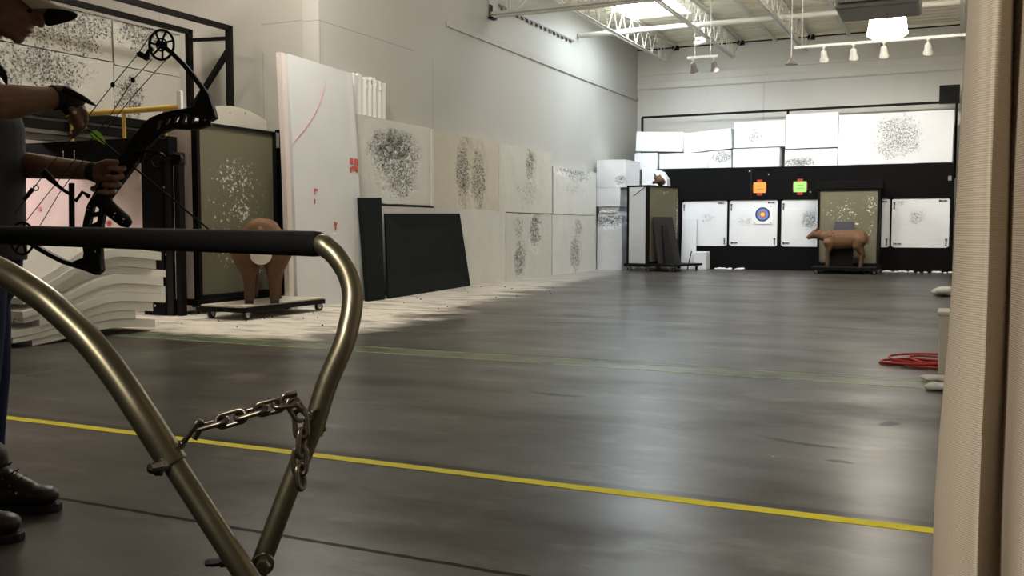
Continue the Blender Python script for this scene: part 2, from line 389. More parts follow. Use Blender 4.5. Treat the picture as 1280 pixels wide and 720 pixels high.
def deer_mat(name, dark):
    k = NT(name); p = k.obj(); x, y, z = k.xyz(p); n = k.noise(p, 7, 6, .65)
    c = k.mix(n, rgb(.085, .040, .018), rgb(.180, .090, .040))
    c = k.mix(k.math('MULTIPLY', k.math('SUBTRACT', 1.0, k.ramp(z, .16, .52)), .55), c, rgb(.060, .033, .020))     # darker from the belly down
    d = k.vec('LENGTH', k.vec('DIVIDE', k.vec('SUBTRACT', p, (-.16, 0, .66)), (.20, .4, .16)), (0, 0, 0))
    s = k.math('MULTIPLY', k.math('LESS_THAN', k.vor(p, 26), .36), k.math('SUBTRACT', 1.0, k.ramp(d, .3, 1.0)))
    c = k.mix(s, c, rgb(*dark)); k.col(c); k.bump(n, .35, .012); return k.done(.65, 0, .3)
M['deer'] = deer_mat('brown_target_foam', (.02, .012, .009))
M['deer_white'] = plain('white_rump_foam', (.70, .66, .60), .8); M['deer_face'] = plain('grey_muzzle_foam', (.12, .10, .085), .7); M['hoof'] = plain('dark_hoof', (.02, .017, .015), .5)

# ------------------------------------------------------------------ the room
WX, BY, RY, LX, RX, FY, CZ = -7.5, 23.6, 10.24, -12.6, 1.3, -5.0, 5.5
struct(MB().bx(LX - .2, RX + .2, FY - .2, BY + .2, -.2, 0).build('floor', M['floor']))
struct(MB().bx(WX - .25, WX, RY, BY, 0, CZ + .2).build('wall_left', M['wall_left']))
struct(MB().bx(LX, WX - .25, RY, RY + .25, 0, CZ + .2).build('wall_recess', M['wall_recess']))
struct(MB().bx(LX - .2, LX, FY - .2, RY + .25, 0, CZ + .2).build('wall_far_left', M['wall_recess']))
struct(MB().bx(WX - .25, RX + .2, BY, BY + .2, 0, CZ + .2).build('wall_back', M['wall_back']))
struct(MB().bx(RX, RX + .2, FY - .2, BY, 0, CZ + .2).build('wall_right', M['wall']))
struct(MB().bx(LX, RX, FY - .2, FY, 0, CZ + .2).build('wall_front', M['wall']))
# skylight openings (x0,x1,y0,y1)
SKY = [(-6.56, -5.30, 18.3, 20.34)]
def ceiling():
    mb = MB(); ys = []; y = FY
    prof = []
    while y < BY:                                 # trapezoidal deck ribs running across the room
        prof += [(y, 0), (y + .20, 0), (y + .235, .05), (y + .30, .05), (y + .335, 0)]; y += .335
    xs = sorted({LX, RX} | {q for s in SKY for q in s[:2]})
    for i in range(len(xs) - 1):
        x0, x1 = xs[i], xs[i + 1]; holes = [s for s in SKY if s[0] <= x0 + .01 and s[1] >= x1 - .01]
        def inh(yy): return any(s[2] < yy < s[3] for s in holes)
        for j in range(len(prof) - 1):
            (ya, za), (yb, zb) = prof[j], prof[j + 1]
            if yb > BY: yb = BY
            if inh((ya + yb) / 2): continue
            a = [mb.bm.verts.new((x0, ya, CZ + za)), mb.bm.verts.new((x1, ya, CZ + za)), mb.bm.verts.new((x1, yb, CZ + zb)), mb.bm.verts.new((x0, yb, CZ + zb))]
            mb.bm.faces.new(a)
    bmesh.ops.remove_doubles(mb.bm, verts=mb.bm.verts, dist=.0005)
    o = mb.build('ceiling', M['deck']); m = o.modifiers.new('thick', 'SOLIDIFY'); m.thickness = .03; m.offset = 1
    return struct(o)
ceiling()
for i, s in enumerate(SKY):
    w = MB().bx(s[0] + .0, s[1] - .0, s[2], s[3], CZ + .16, CZ + .18).build('window_%d' % (i + 1), M['sky']); struct(w)
    k = MB()
    k.bx(s[0] - .05, s[0], s[2] - .05, s[3] + .05, CZ + .0, CZ + .18).bx(s[1], s[1] + .05, s[2] - .05, s[3] + .05, CZ, CZ + .18)
    k.bx(s[0], s[1], s[2] - .05, s[2], CZ, CZ + .18).bx(s[0], s[1], s[3], s[3] + .05, CZ, CZ + .18)
    k.build('window_curb', M['steel_white'], w)
# ledger angle where the deck meets the back wall, panel reveal on the back wall and the left wall ridge
struct(MB().bx(WX, RX, BY - .07, BY, CZ - .12, CZ - .10).build('trim_1', M['black_metal']))
struct(MB().bx(WX, RX, BY - .05, BY, CZ - .10, CZ + .06).build('trim_5', M['deck']))
struct(MB().bx(WX, RX, BY - .05, BY, 4.40, 4.58).build('trim_2', M['wall_back'], bevel=.012))
struct(MB().bx(WX, WX + .03, 13.6, BY, 4.13, 4.23).build('trim_3', M['wall_left'], bevel=.014))
struct(MB().bx(WX, RX, BY - .035, BY, 4.75, 4.80).build('trim_4', M['wall_back'], bevel=.01))

# ------------------------------------------------------------------ steel roof framing
def joist(x, y0, y1, label, zt=5.42, zb=4.90):
    t = thing('roof_joist', label, 'roof joist', (x, (y0 + y1) / 2, zb), 0, 'open web joists under the deck', world=True)
    for nm, z, a, b in (('top_chord', zt, y0, y1), ('bottom_chord', zb, y0 + .3, y1 - .95)):
        k = MB()
        for s in (-1, 1): k.bx(x + s * .012, x + s * .062, a, b, z - .004, z + .004).bx(x + s * .012, x + s * .018, a, b, z - .03, z + .03)
        k.build(nm, M['steel_white'], t)
    k = MB(); n = int((y1 - .95 - y0 - .3) / .30); yy = y0 + .3; up = False; pts = []
    for i in range(n + 1):
        pts.append(V((x, yy, (zt - .02) if up else (zb + .02)))); up = not up; yy += .30
    pts.append(V((x, y1 - .95, zb + .02))); pts.append(V((x, y1 - .12, zt - .02)))
    k.tube(pts, .011, 8); k.build('web_rod', M['steel_white'], t)
    k = MB(); k.bx(x - .07, x + .07, y1 - .14, y1, zt - .10, zt + .0); k.build('bearing_seat', M['black_metal'], t)
    return t
GY = 15.2
joist(-6.5, GY, BY, 'first open web roof joist, beside the left wall under the skylight')
joist(-4.9, GY, BY, 'second open web roof joist from the left wall')
joist(-3.27, GY, BY, 'third open web roof joist from the left wall, ending left of the lamp heads')
joist(-1.66, GY, BY, 'fourth open web roof joist, partly behind the glowing lamp')
joist(-.05, GY, BY, 'last open web roof joist, beside the curtain')
g = thing('roof_girder', 'large steel truss girder crossing the ceiling from the left wall, nearest of the roof framing', 'girder', (-3.1, GY, 4.62), world=True)
for nm, z in (('top_chord', 5.36), ('bottom_chord', 4.62)):
    k = MB()
    for s in (-1, 1): k.bx(WX + .02, RX, GY + s * .02, GY + s * .11, z - .006, z + .006).bx(WX + .02, RX, GY + s * .02, GY + s * .03, z - .045, z + .055)
    k.build(nm, M['steel_white'], g)
k = MB(); xx = WX + .45; up = False
while xx < RX - 1:
    a, b = V((xx, GY, 4.64)), V((xx + .8, GY, 5.34))
    if up: a, b = V((xx, GY, 5.34)), V((xx + .8, GY, 4.64))
    k.bar(a, b, .055, .035); up = not up; xx += .8
k.bar((WX + .35, GY, 4.64), (WX + .35, GY, 5.34), .045); k.build('web_member', M['steel_white'], g)
tag(MB().bx(WX, WX + .08, GY - .10, GY + .10, 4.55, 4.58).bx(WX, WX + .02, GY - .05, GY + .05, 4.58, 4.80).build('bracket', M['black_metal']), 'dark bracket on the left wall carrying the girder end', 'bracket')
# white sprinkler pipes across the room
def pipe(y, z, x0, x1, r, label, mat='steel_white'):
    o = MB().cyl((x0, y, z), (x1, y, z), r, seg=14).build('ceiling_pipe', M[mat], smooth=True); return tag(o, label, 'pipe', 'pipes under the roof deck')
pipe(19.4, 5.02, WX + .02, RX, .055, 'thick white pipe running across the ceiling just below the skylight')
pipe(17.6, 5.20, WX + .02, RX, .040, 'thin white pipe across the ceiling between the girder and the skylight')
for i, x in enumerate((-4.1, -2.45)):
    o = MB().cyl((x, GY, 5.38), (x, BY, 5.38), .045, seg=12).build('conduit', M['steel_white'], smooth=True)
    tag(o, ['white conduit under the deck between the second and third joists', 'white conduit under the deck between the third and fourth joists'][i], 'conduit', 'conduits under the roof deck')
# toothed steel channel beside the first joist
k = MB(); k.bx(-7.495, -7.46, GY + .3, 19.1, 4.84, 4.87)
yy = GY + .4
while yy < 19.0: k.bx(-7.498, -7.45, yy, yy + .06, 4.79, 4.84); yy += .22
tag(k.build('toothed_channel', M['lamp_box']), 'grey toothed channel along the left wall under the first joist', 'cable tray')

# high bay lamp and unit heater
k = thing('high_bay_lamp', 'glowing high bay lamp hanging below the ceiling left of the curtain', 'lamp', (-1.12, 16.28, 3.9), world=True)
c = V((-1.12, 16.3, 4.14))
MB().tube([c + V((0, 0, -.22)), c + V((0, 0, -.18)), c + V((0, 0, .16)), c + V((0, 0, .2))], [.24, .30, .25, .20], 32).build('lens', M['lens'], k, smooth=True)
MB().tube([c + V((0, 0, .2)), c + V((0, 0, .28)), c + V((0, 0, .5)), c + V((0, 0, .52))], [.19, .14, .13, .05], 24).build('ballast_housing', M['lamp_box'], k, smooth=True)
MB().cyl(c + V((0, 0, .52)), V((c.x, c.y, CZ)), .012, seg=8).build('hanger_rod', M['steel_white'], k)
h = thing('unit_heater', 'grey sheet metal unit heater box hung under the ceiling above the glowing lamp', 'heater', (-1.06, 13.85, 3.80), world=True)
a, b = dep(1060, 23, 13.6), dep(1140, 17, 13.6)
MB().bx(-1.58, -.55, 13.4, 14.3, 3.80, 4.50).build('casing', M['lamp_box'], h, bevel=.04)
MB().bx(-1.53, -.60, 13.33, 13.40, 3.87, 4.43).build('louvre_panel', M['lamp_box'], h)
for (x, y) in ((-1.45, 13.6), (-.7, 13.6), (-1.45, 14.1), (-.7, 14.1)): MB().cyl((x, y, 4.5), (x, y, CZ), .012, seg=8).build('hanger_rod', M['steel_white'], h)
# track lights
def track(x0, x1, y, z, label):
    o = thing('track_rail', label, 'track', ((x0 + x1) / 2, y, z), world=True)
    MB().bx(x0, x1, y - .03, y + .03, z, z + .05).build('rail', M['white_plastic'], o, bevel=.006)
    for x in (x0 + .15, x1 - .15): MB().cyl((x, y, z + .05), (x, y, CZ), .008, seg=8).build('hanger_rod', M['steel_white'], o)
    return o
TY, TZ = 18.6, 4.25
track(-2.9, 1.0, TY, TZ, 'long white track rail across the ceiling right of the third joist')
track(atZ(860, 75, TZ).x, atZ(897, 71, TZ).x, atZ(878, 73, TZ).y, TZ, 'short white track rail below the second joist')
def spot_head(p, label, lit=True):
    o = thing('spot_lamp', label, 'spotlight', p, 0, 'spotlights on the ceiling tracks')
    MB().cyl((0, 0, -.02), (0, 0, .0), .03, seg=12).cyl((0, 0, -.10), (0, 0, 0), .012, seg=8).build('stem', M['white_plastic'], o, smooth=True)
    d = V((0, .62, -.78)); q = V((0, 0, -.13))
    MB().tube([q - d * .07, q - d * .04, q + d * .05, q + d * .13], [.028, .055, .060, .085], 18).build('shade', M['white_plastic'] if lit else M['lamp_box'], o, smooth=True)
    MB().cyl(q + d * .128, q + d * .136, .074, seg=18).build('bulb', M['bulb'] if lit else M['wheel'], o)
    return o
LAMPS = [(1030, 'first'), (1067, 'second'), (1105, 'third, under the glowing lamp,'), (1160, 'fourth, nearest the curtain,')]
for x, w in LAMPS:
    px = atY(x, 55, TY).x; spot_head((px, TY, TZ), 'white spotlight head, %s of four on the long track rail' % w)
for x, w in ((868, 'left spotlight head on the short track rail below the second joist'), (897, 'right spotlight head on the short track rail below the second joist')):
    q = atZ(x, 75, TZ); spot_head((q.x, atZ(878, 73, TZ).y, TZ), w, False)
q = atY(992, 60, TY); q.y -= .25; o = thing('pendant_lamp', 'dark flared pendant lamp head hanging left of the long track rail', 'lamp', (q.x, q.y, TZ - .2))
MB().tube([(0, 0, 0), (0, 0, -.06), (0, 0, -.12)], [.03, .06, .12], 18).build('shade', M['lamp_box'], o, smooth=True); MB().cyl((0, 0, 0), (0, 0, 1.1), .008, seg=8).build('hanger_rod', M['steel_white'], o)
q = atY(903, 50, 21.0); o = thing('security_camera', 'white security camera hung under the deck between the second joist and the skylight', 'camera', atY(880, 50, 20.5))
MB().bx(-.16, .16, -.08, .08, 0, .06).build('mount', M['white_plastic'], o, bevel=.01); MB().cyl((0, 0, .06), (0, 0, .5), .012, seg=8).build('hanger_rod', M['steel_white'], o)
MB().cyl((-.20, .05, -.05), (.06, -.03, -.02), .055, seg=16).build('camera_body', M['white_plastic'], o, smooth=True)

# ------------------------------------------------------------------ foam blocks
def frag(p, sc, seed):
    return noise.fractal(V(p) * sc + V((seed * 3.7, seed * 1.3, seed)), 1.0, 2.0, 4)
def foam_block(name, face, a0, a1, d0, d1, z0, z1, label, mat, patches=(), group=None, tilt=0, res=.035, depth=.05, cat='foam block'):
    """face '+x': front plane x=d0, body back to d1, a is y.  face '-y': front plane y=d0, body to d1, a is x.  patches (a,z,ra,rz,k) are dug in."""
    seed = random.random() * 50; nu = max(4, int((a1 - a0) / res)); nv = max(4, int((z1 - z0) / res)); sgn = 1 if d1 > d0 else -1
    ca, cz = (a0 + a1) / 2, z0
    def pt(u, v, back=False):
        a = a0 + (a1 - a0) * u; z = z0 + (z1 - z0) * v
        d = d1 if back else d0
        if not back:
            dig = 0
            for (pa, pz, ra, rz, k) in patches:
                r = math.hypot((a - pa) / ra, (z - pz) / rz)
                if r < 1.25:
                    m = max(0, 1 - r * r / 1.5); dig += k * m * (.35 + .9 * max(0, frag((a, z, 0), 9, seed)) + .55 * abs(frag((a, z, 3), 24, seed)))
            d += sgn * (dig * depth + .006 * frag((a, z, 0), 3, seed))
            e = .006 * frag((a, z, 9), 7, seed)
            if u in (0, 1): a += e
            if v in (0, 1): z += e if z0 > .05 or v == 1 else 0
        if tilt:
            c, s_ = math.cos(tilt), math.sin(tilt); da, dz = a - ca, z - cz; a, z = ca + da * c - dz * s_, cz + da * s_ + dz * c
        return V((d, a, z)) if face == '+x' else V((a, d, z))
    mb = MB()
    A = [[mb.bm.verts.new(pt(i / nu, j / nv)) for j in range(nv + 1)] for i in range(nu + 1)]
    for i in range(nu):
        for j in range(nv): mb.bm.faces.new((A[i][j], A[i + 1][j], A[i + 1][j + 1], A[i][j + 1]))
    B = [[mb.bm.verts.new(pt(i, j, True)) for j in (0, 1)] for i in (0, 1)]
    mb.bm.faces.new((B[0][0], B[0][1], B[1][1], B[1][0]))
    mb.bm.faces.new([A[i][0] for i in range(nu + 1)] + [B[1][0], B[0][0]]); mb.bm.faces.new([A[i][nv] for i in range(nu, -1, -1)] + [B[0][1], B[1][1]])
    mb.bm.faces.new([A[0][j] for j in range(nv, -1, -1)] + [B[0][0], B[0][1]]); mb.bm.faces.new([A[nu][j] for j in range(nv + 1)] + [B[1][1], B[1][0]])
    o = mb.build(name, mat); o.data.polygons.foreach_set('use_smooth', [False] * len(o.data.polygons))
    return tag(o, label, cat, group)
FX = -7.28
G1 = 'foam blocks stacked along the left wall'
def fm(n, pts, base=(.71, .705, .67), **kw): return foam_mat(n, base, pts, **kw)
fb = foam_block
fb('foam_block', '+x', 10.45, 12.68, FX, WX + .004, 1.28, 2.44, 'upper foam block with the widest dense arrow-hole crater, behind the black mats', fm('foam_a', [((FX, 11.72, 1.98), (.5, .85, .42), 1.0), ((FX, 11.9, 1.65), (.5, .55, .4), .75)]), [(11.75, 2.02, .62, .26, 1.0), (11.8, 1.75, .6, .42, .55)], G1, res=.026, depth=.07)
fb('foam_block', '+x', 12.78, 15.06, FX + .01, WX + .004, 1.24, 2.41, 'upper foam block, yellowish with a tall central worn strip, second from the tall sheet', fm('foam_b', [((FX, 13.75, 1.85), (.5, .30, .65), .9), ((FX, 14.3, 1.75), (.5, .33, .6), .8)], (.62, .585, .49)), [(13.8, 1.8, .30, .60, .9), (14.3, 1.7, .28, .6, .8)], G1, depth=.06)
fb('foam_block', '+x', 15.09, 17.47, FX, WX + .004, 1.22, 2.40, 'upper foam block with a narrow grey worn strip, third from the tall sheet', fm('foam_c', [((FX, 16.42, 2.1), (.5, .32, .34), 1.0), ((FX, 16.3, 1.6), (.5, .7, .4), .35)], (.66, .64, .58)), [(16.45, 2.1, .22, .34, 1.0)], G1)
fb('foam_block', '+x', 17.51, 19.97, FX + .01, WX + .004, 1.21, 2.14, 'upper foam block with chewed top edge, lowest and last of the upper row', fm('foam_d', [((FX, 18.8, 2.05), (.5, 1.1, .22), .7), ((FX, 18.6, 1.75), (.5, .8, .2), .35)]), [(18.5, 2.12, 1.0, .12, .9)], G1)
fb('foam_block', '+x', 10.4, 15.32, FX + .01, WX + .004, 0, 1.24, 'plain lower foam block mostly hidden behind the black mats', fm('foam_e', [], (.66, .645, .60)), [], G1, res=.06)
fb('foam_block', '+x', 15.35, 17.46, FX, WX + .004, 0, 1.20, 'lower foam block with two dark worn hollows, under the third upper block', fm('foam_f', [((FX, 16.65, .86), (.5, .36, .40), 1.0), ((FX, 15.95, .36), (.5, .32, .42), .9), ((FX, 15.9, .95), (.5, .3, .3), .5)], (.62, .60, .55)), [(16.7, .86, .28, .36, 1.0), (15.95, .34, .25, .38, .8)], G1)
fb('foam_block', '+x', 17.48, 19.99, FX + .005, WX + .004, 0, 1.20, 'lower foam block with a sparse column of arrow holes, last of the lower row', fm('foam_g', [((FX, 18.75, .4), (.5, .42, .48), .8), ((FX, 18.9, .95), (.5, .3, .3), .6)], (.68, .67, .63)), [(18.75, .4, .3, .45, .6)], G1)
# thin upright foam strip in the joint and the ragged ribbed piece on top
tag(MB().bx(FX - .2, FX + .03, 12.69, 12.77, 1.26, 2.43).build('foam_strip', fm('foam_strip', []), bevel=.01), 'thin upright foam strip wedged between first and second upper blocks', 'foam strip')
k = MB()
def ragg(u, v):
    y = 10.70 + .76 * u; z = 2.445 + .52 * v
    if v == 1: z += .07 * frag((y, 0, 1), 9, 3) - .04 * u
    return V((FX + .012 * math.sin(u * 40) * (1 if .25 < u < .9 else .2) + .02 * max(0, frag((y, z, 2), 12, 4)) * (v > .7), y, z))
k.grid(ragg, 60, 16, (-.2, 0, 0)); tag(k.build('foam_offcut', fm('foam_h', [((FX, 11.1, 2.95), (.4, .3, .12), .5)], (.86, .86, .84))), 'ragged ribbed foam offcut standing on top of the upper row beside the tall sheet', 'foam offcut')
# the far column of blocks at the end of the wall
G2 = 'foam blocks in the corner column'
FY2 = 20.35
fw = lambda n, p=[]: foam_mat(n, (.76, .77, .79), p)
fb('foam_block', '-y', -7.38, -6.80, FY2, FY2 + 1.0, 0, 1.20, 'tall corner foam block with crumbled top, bottom of the corner column', fw('foam_k', [((-7.1, FY2, 1.08), (.5, .3, .2), .9)]), [(-7.1, 1.1, .3, .16, 1)], G2)
for i, (a, b, z0, z1, y) in enumerate(((-7.36, -6.86, 1.203, 1.27, .02), (-7.34, -6.90, 1.273, 1.34, .0), (-7.37, -6.88, 1.343, 1.41, .03))):
    fb('foam_sheet', '-y', a, b, FY2 + y, FY2 + .9, z0, z1, ['lowest torn foam sheet', 'middle torn foam sheet', 'top torn foam sheet'][i] + ' of three squashed in the corner column', fw('foam_s%d' % i, [((-7.1, FY2, 1.3), (.4, .3, .2), .3)]), [(-7.1, (z0 + z1) / 2, .4, .1, .6)], G2, res=.02, cat='foam sheet')
fb('foam_block', '-y', -7.40, -6.85, FY2, FY2 + .9, 1.415, 1.83, 'small clean foam block in the corner column, under the topmost block', fw('foam_l'), [], G2)
fb('foam_block', '-y', -7.40, -6.72, FY2, FY2 + 1.0, 1.835, 2.44, 'topmost foam block of the corner column', fw('foam_m', [((-6.85, FY2, 1.98), (.2, .3, .15), .6)]), [(-6.85, 1.95, .1, .12, .8)], G2)
o = MB().loft([[V((x, y, z)) for (x, z) in ((-6.70, 0), (-6.05, 0), (-6.05, 1.55), (-6.10, 2.05), (-6.22, 2.22), (-6.45, 2.30), (-6.70, 2.32))] for y in (21.42, 21.72)]).build('foam_block', fw('foam_n'), bevel=.02)
tag(o, 'tall foam slab with rounded top corner behind the far olive target cart', 'foam slab')

# ------------------------------------------------------------------ target bay across the back
BFY = 21.75
bay = thing('target_bay', 'long black target bay wall of framed white foam at the back of the range', 'target bay', (-3.4, BFY + .5, 0), world=True)
ys = BFY
MB().loft([[V((x, y, z)) for (x, z) in ((-5.95, 1.56), (-.16, 1.56), (-.16, 2.26), (-6.50, 2.30), (-6.60, 2.26), (-6.58, 2.1), (-6.50, 1.9), (-6.50, 1.56))] for y in (ys, ys + 1.0)]).build('upper_board', M['black_board'], bay)
MB().bx(-6.3, -.16, ys, ys + 1.0, 0, .52).build('lower_board', M['black_board'], bay)
OPEN = [(-5.83, -4.785, 'left'), (-4.745, -3.675, ''), (-3.60, -2.50, ''), (-2.42, -1.352, ''), (-1.325, -.205, '')]
for i, (a, b, _) in enumerate(OPEN):
    pass
edges = [-6.4, -5.83] + [q for (a, b, _) in OPEN for q in (b,)]
for i, (x0, x1) in enumerate([(-6.2, -5.83), (-4.785, -4.745), (-3.675, -3.60), (-2.50, -2.42), (-1.352, -1.325), (-.205, -.16)]):
    MB().bx(x0, x1, ys + .015, ys + .5, .52, 1.56).build('bay_post', M['black_board'], bay)
whitefoam = {}
pats = [[((-5.25, ys, 1.15), (.28, .4, .14), .35)], [((-4.4, ys, 1.08), (.22, .3, .2), .35)], [((-3.0, ys, 1.1), (.24, .3, .25), .9)], [], [((-.85, ys, 1.13), (.22, .4, .25), .45), ((-1.15, ys, 1.45), (.12, .2, .08), .5)]]
BAYS = []
for i, (a, b, _) in enumerate(OPEN):
    mat = foam_mat('bay_foam_%d' % i, (.84, .85, .87), pats[i], speck=40)
    mb = MB()
    def face(u, v, a=a, b=b, i=i):
        x = a + .006 + (b - a - .012) * u; z = .525 + 1.03 * v - (.02 * (1 - u) if i == 0 and v == 1 else 0)
        cut = .0
        if u in (0, 1) and v in (0, 1): z += -.03 if v == 1 else .03
        return V((x, ys + .035 + .0005 * math.sin(z * 60) + .006 * frag((x, z, i), 3, i), z))
    mb.grid(face, 20, 24, (0, .5, 0)); mb.build('foam_face', mat, bay)
    # printed black wordmarks in the corners, unreadable at this distance
    k = MB(); yy = ys + .022
    def word(x, z, horiz, n=5):
        for j in range(n):
            w = .016 + .012 * ((j * 7 + i) % 3) / 2; h = .028 if j else .045
            if horiz: k.box((x + j * .030, yy, z), (w, .004, h))
            else: k.box((x, yy, z - j * .030), (h, .004, w))
    word(a + .05, 1.46, False); word(b - .20, 1.495, True); word(b - .06, .70, False); word(a + .06, .60, True)
    k.build('printed_mark', M['black_ink'], bay)
# screw heads, seam and a black corner bracket on the black boards
k = MB()
for (x, y) in ((937, 214), (961, 218), (1013, 240)):
    p = atY(x, y, ys); k.cyl(p, p + V((0, -.01, 0)), .018, seg=8)
k.build('screw', M['bolt'], bay); MB().bx(-4.262, -4.256, ys - .002, ys + .02, 1.6, 2.27).build('board_seam', M['grey_mat'], bay)
MB().bx(-.26, -.19, ys - .05, ys, 1.90, 2.0).build('junction_box', M['lamp_box'], bay, bevel=.006)
k = MB()
for i in range(70):
    x = random.uniform(-2.2, -.15) if i < 45 else random.uniform(-5.0, -4.4); s = random.uniform(.012, .04)
    k.ell((x, ys - random.uniform(.07, .16), s * .6), (s * 1.6, s, s * .6), None, 7, 5)
tag(k.build('foam_crumbs', M['white_paper']), 'white foam crumbs swept along the foot of the black bay', 'foam crumbs', kind='stuff')
# targets and papers pinned on the bay
def pinned(name, cat, label, x, z): return thing(name, label, cat, (x, ys - .004, z))
def target_face(cx, cz, yoff, label):
    o = thing('archery_target', label, 'target', (cx, ys + .020 + yoff, cz), 0, 'paper target faces on the bay')
    MB().bx(-.215, .215, 0, .003, -.215, .215).build('paper', M['white_paper'], o)
    for i, (r, m, nm) in enumerate(((.160, 'ring_dark', 'outer_ring'), (.125, 'ring_blue', 'blue_ring'), (.072, 'ring_red', 'red_ring'), (.045, 'ring_gold', 'gold_centre'))):
        MB().cyl((0, 0, 0), (0, -.0015 * (i + 1), 0), r, seg=40).build(nm, M[m], o)
    k = MB()
    for a in (-1, 1):
        for b in (-1, 1): k.cyl((a * .18, -.006, b * .18), (a * .18, 0, b * .18), .011, seg=8)
    k.build('pin', M['black_ink'], o)
target_face(-4.00, 1.235, 0, 'paper archery target with blue and gold rings in the second white bay')
target_face(-2.645, 1.235, -.012, 'paper archery target half hidden behind the edge of the olive deer cart')
def sign(x0, y0, x1, y1, mat, ink, label):
    a, b = atY(x0, y0, ys - .01), atY(x1, y1, ys - .01); c = (a + b) / 2; w, h = b.x - a.x, a.z - b.z
    o = thing('paper_sign', label, 'sign', (c.x, ys - .001, c.z - h / 2))
    MB().bx(-w / 2, w / 2, -.010, -.007, 0, h).build('paper', mat, o)
    MB().box((0, -.004, h / 2), (w * .42, .006, h * 1.5)).box((0, -.004, h / 2), (w * 1.12, .005, h * .7)).build('tape_backing', M['red_tape'], o)
    k = MB()
    for j, ww in enumerate((.5, .62)): k.box((.01, -.0105, h * (.64 - .3 * j)), (w * ww, .002, h * .10))
    k.build('faded_lettering', ink, o)
sign(942, 228, 957, 241, M['orange_paper'], M['ink'], 'small orange paper sign taped to the black board above the second bay')
sign(992, 227, 1008, 240, M['green_paper'], M['ink_green'], 'small green paper sign taped to the black board left of the deer cart')
# white blocks stacked on top of the bay
G3 = 'white foam blocks on top of the target bay'
TYB = 21.92
def top(x0, x1, z0, z1, lab, p=[], dg=[], tilt=0, y=0, cat='foam block'):
    fb('foam_block', '-y', x0, x1, TYB + y, TYB + .75, z0, z1, lab, foam_mat('topfoam_%d' % len(bpy.data.materials), (.84, .85, .86), p, speck=34), dg, G3, tilt, res=.06, depth=.04, cat=cat)
top(-7.02, -6.47, 2.31, 2.69, 'small white block at the left end of the lower row on the bay')
top(-6.42, -5.28, 2.305, 2.66, 'long clean white block second from left in the lower row on the bay')
top(-5.27, -4.745, 2.30, 2.69, 'white block with torn speckled face, third in the lower row on the bay', [((-4.95, TYB, 2.55), (.3, .3, .2), .7)], [(-5.0, 2.5, .25, .2, .7)], .03, .02)
top(-4.71, -3.68, 2.295, 2.715, 'clean white block fourth in the lower row on the bay')
top(-3.57, -2.46, 2.29, 2.66, 'white block with a dense black splatter of holes in the lower row on the bay', [((-3.25, TYB, 2.36), (.45, .3, .15), 1.2)], [(-3.25, 2.38, .4, .12, .6)], 0, .05)
top(-7.0, -5.87, 2.72, 3.17, 'upper left white block leaning on the bay beside the corner', [], [], -.045)
top(-5.85, -4.74, 2.70, 3.15, 'tilted upper white block second from the left, rising to the right', [], [], .07, .03)
top(-4.68, -3.57, 2.735, 3.31, 'upper white block with a faint grey spot, third from the left', [((-4.2, TYB, 3.02), (.32, .3, .25), .45)], [])
top(-3.56, -2.45, 2.68, 3.43, 'tallest upper white block, under the small bracket of the black rail', [((-3.0, TYB, 3.1), (.5, .3, .35), .12)], [])
top(-2.44, -.19, 2.29, 3.36, 'biggest white block at the right end with a wide black arrow-hole cloud', [((-1.25, TYB, 2.85), (.62, .4, .62), .62)], [(-1.2, 2.8, .5, .5, .3)])
rail = thing('black_rail_frame', 'thin black rail frame standing behind the white blocks above the bay', 'rail frame', (-3.4, 22.85, 2.26), world=True)
RYY = 22.82; zl, zr = atY(803, 147, RYY).z, atY(1197, 127, RYY).z; xl, xr = atY(803, 147, RYY).x, atY(1196, 127, RYY).x
MB().bar((xl, RYY, zl), (xr, RYY, zr), .05, .05, (0, 0, 1)).build('top_rail', M['black_metal'], rail)
for x in (xl, atY(985, 140, RYY).x, xr):
    MB().bar((x, RYY, 2.0), (x, RYY, zl), .05).build('upright', M['black_metal'], rail)
MB().box(atY(1187, 118, RYY - .1), (.40, .2, .38)).build('end_box', M['black_metal'], rail, bevel=.01)
MB().bx(xl, xr, 22.76, 22.9, 1.9, 2.0).bx(xl + .6, xl + .7, 22.76, 22.86, 0, 1.9).bx(xr - .1, xr, 22.76, 22.86, 0, 1.9).build('base_frame', M['black_metal'], rail)
# loose white boards at the left end of the bay
tag(MB().loft([[V((-5.80, 21.60, 0)), V((-5.46, 21.60, 0)), V((-5.46, 21.71, 1.13)), V((-5.80, 21.71, 1.15))], [V((-5.80, 21.64, 0)), V((-5.46, 21.64, 0)), V((-5.46, 21.745, 1.13)), V((-5.80, 21.745, 1.15))]]).build('foam_board', fw('foam_p')), 'narrow white foam board leaning against the left bay beside the olive cart', 'foam board')
tag(MB().bx(-5.43, -5.13, 21.30, 21.62, 0, .40).build('foam_cube', fw('foam_q'), bevel=.012), 'small white foam cube on the floor under the left bay', 'foam block')

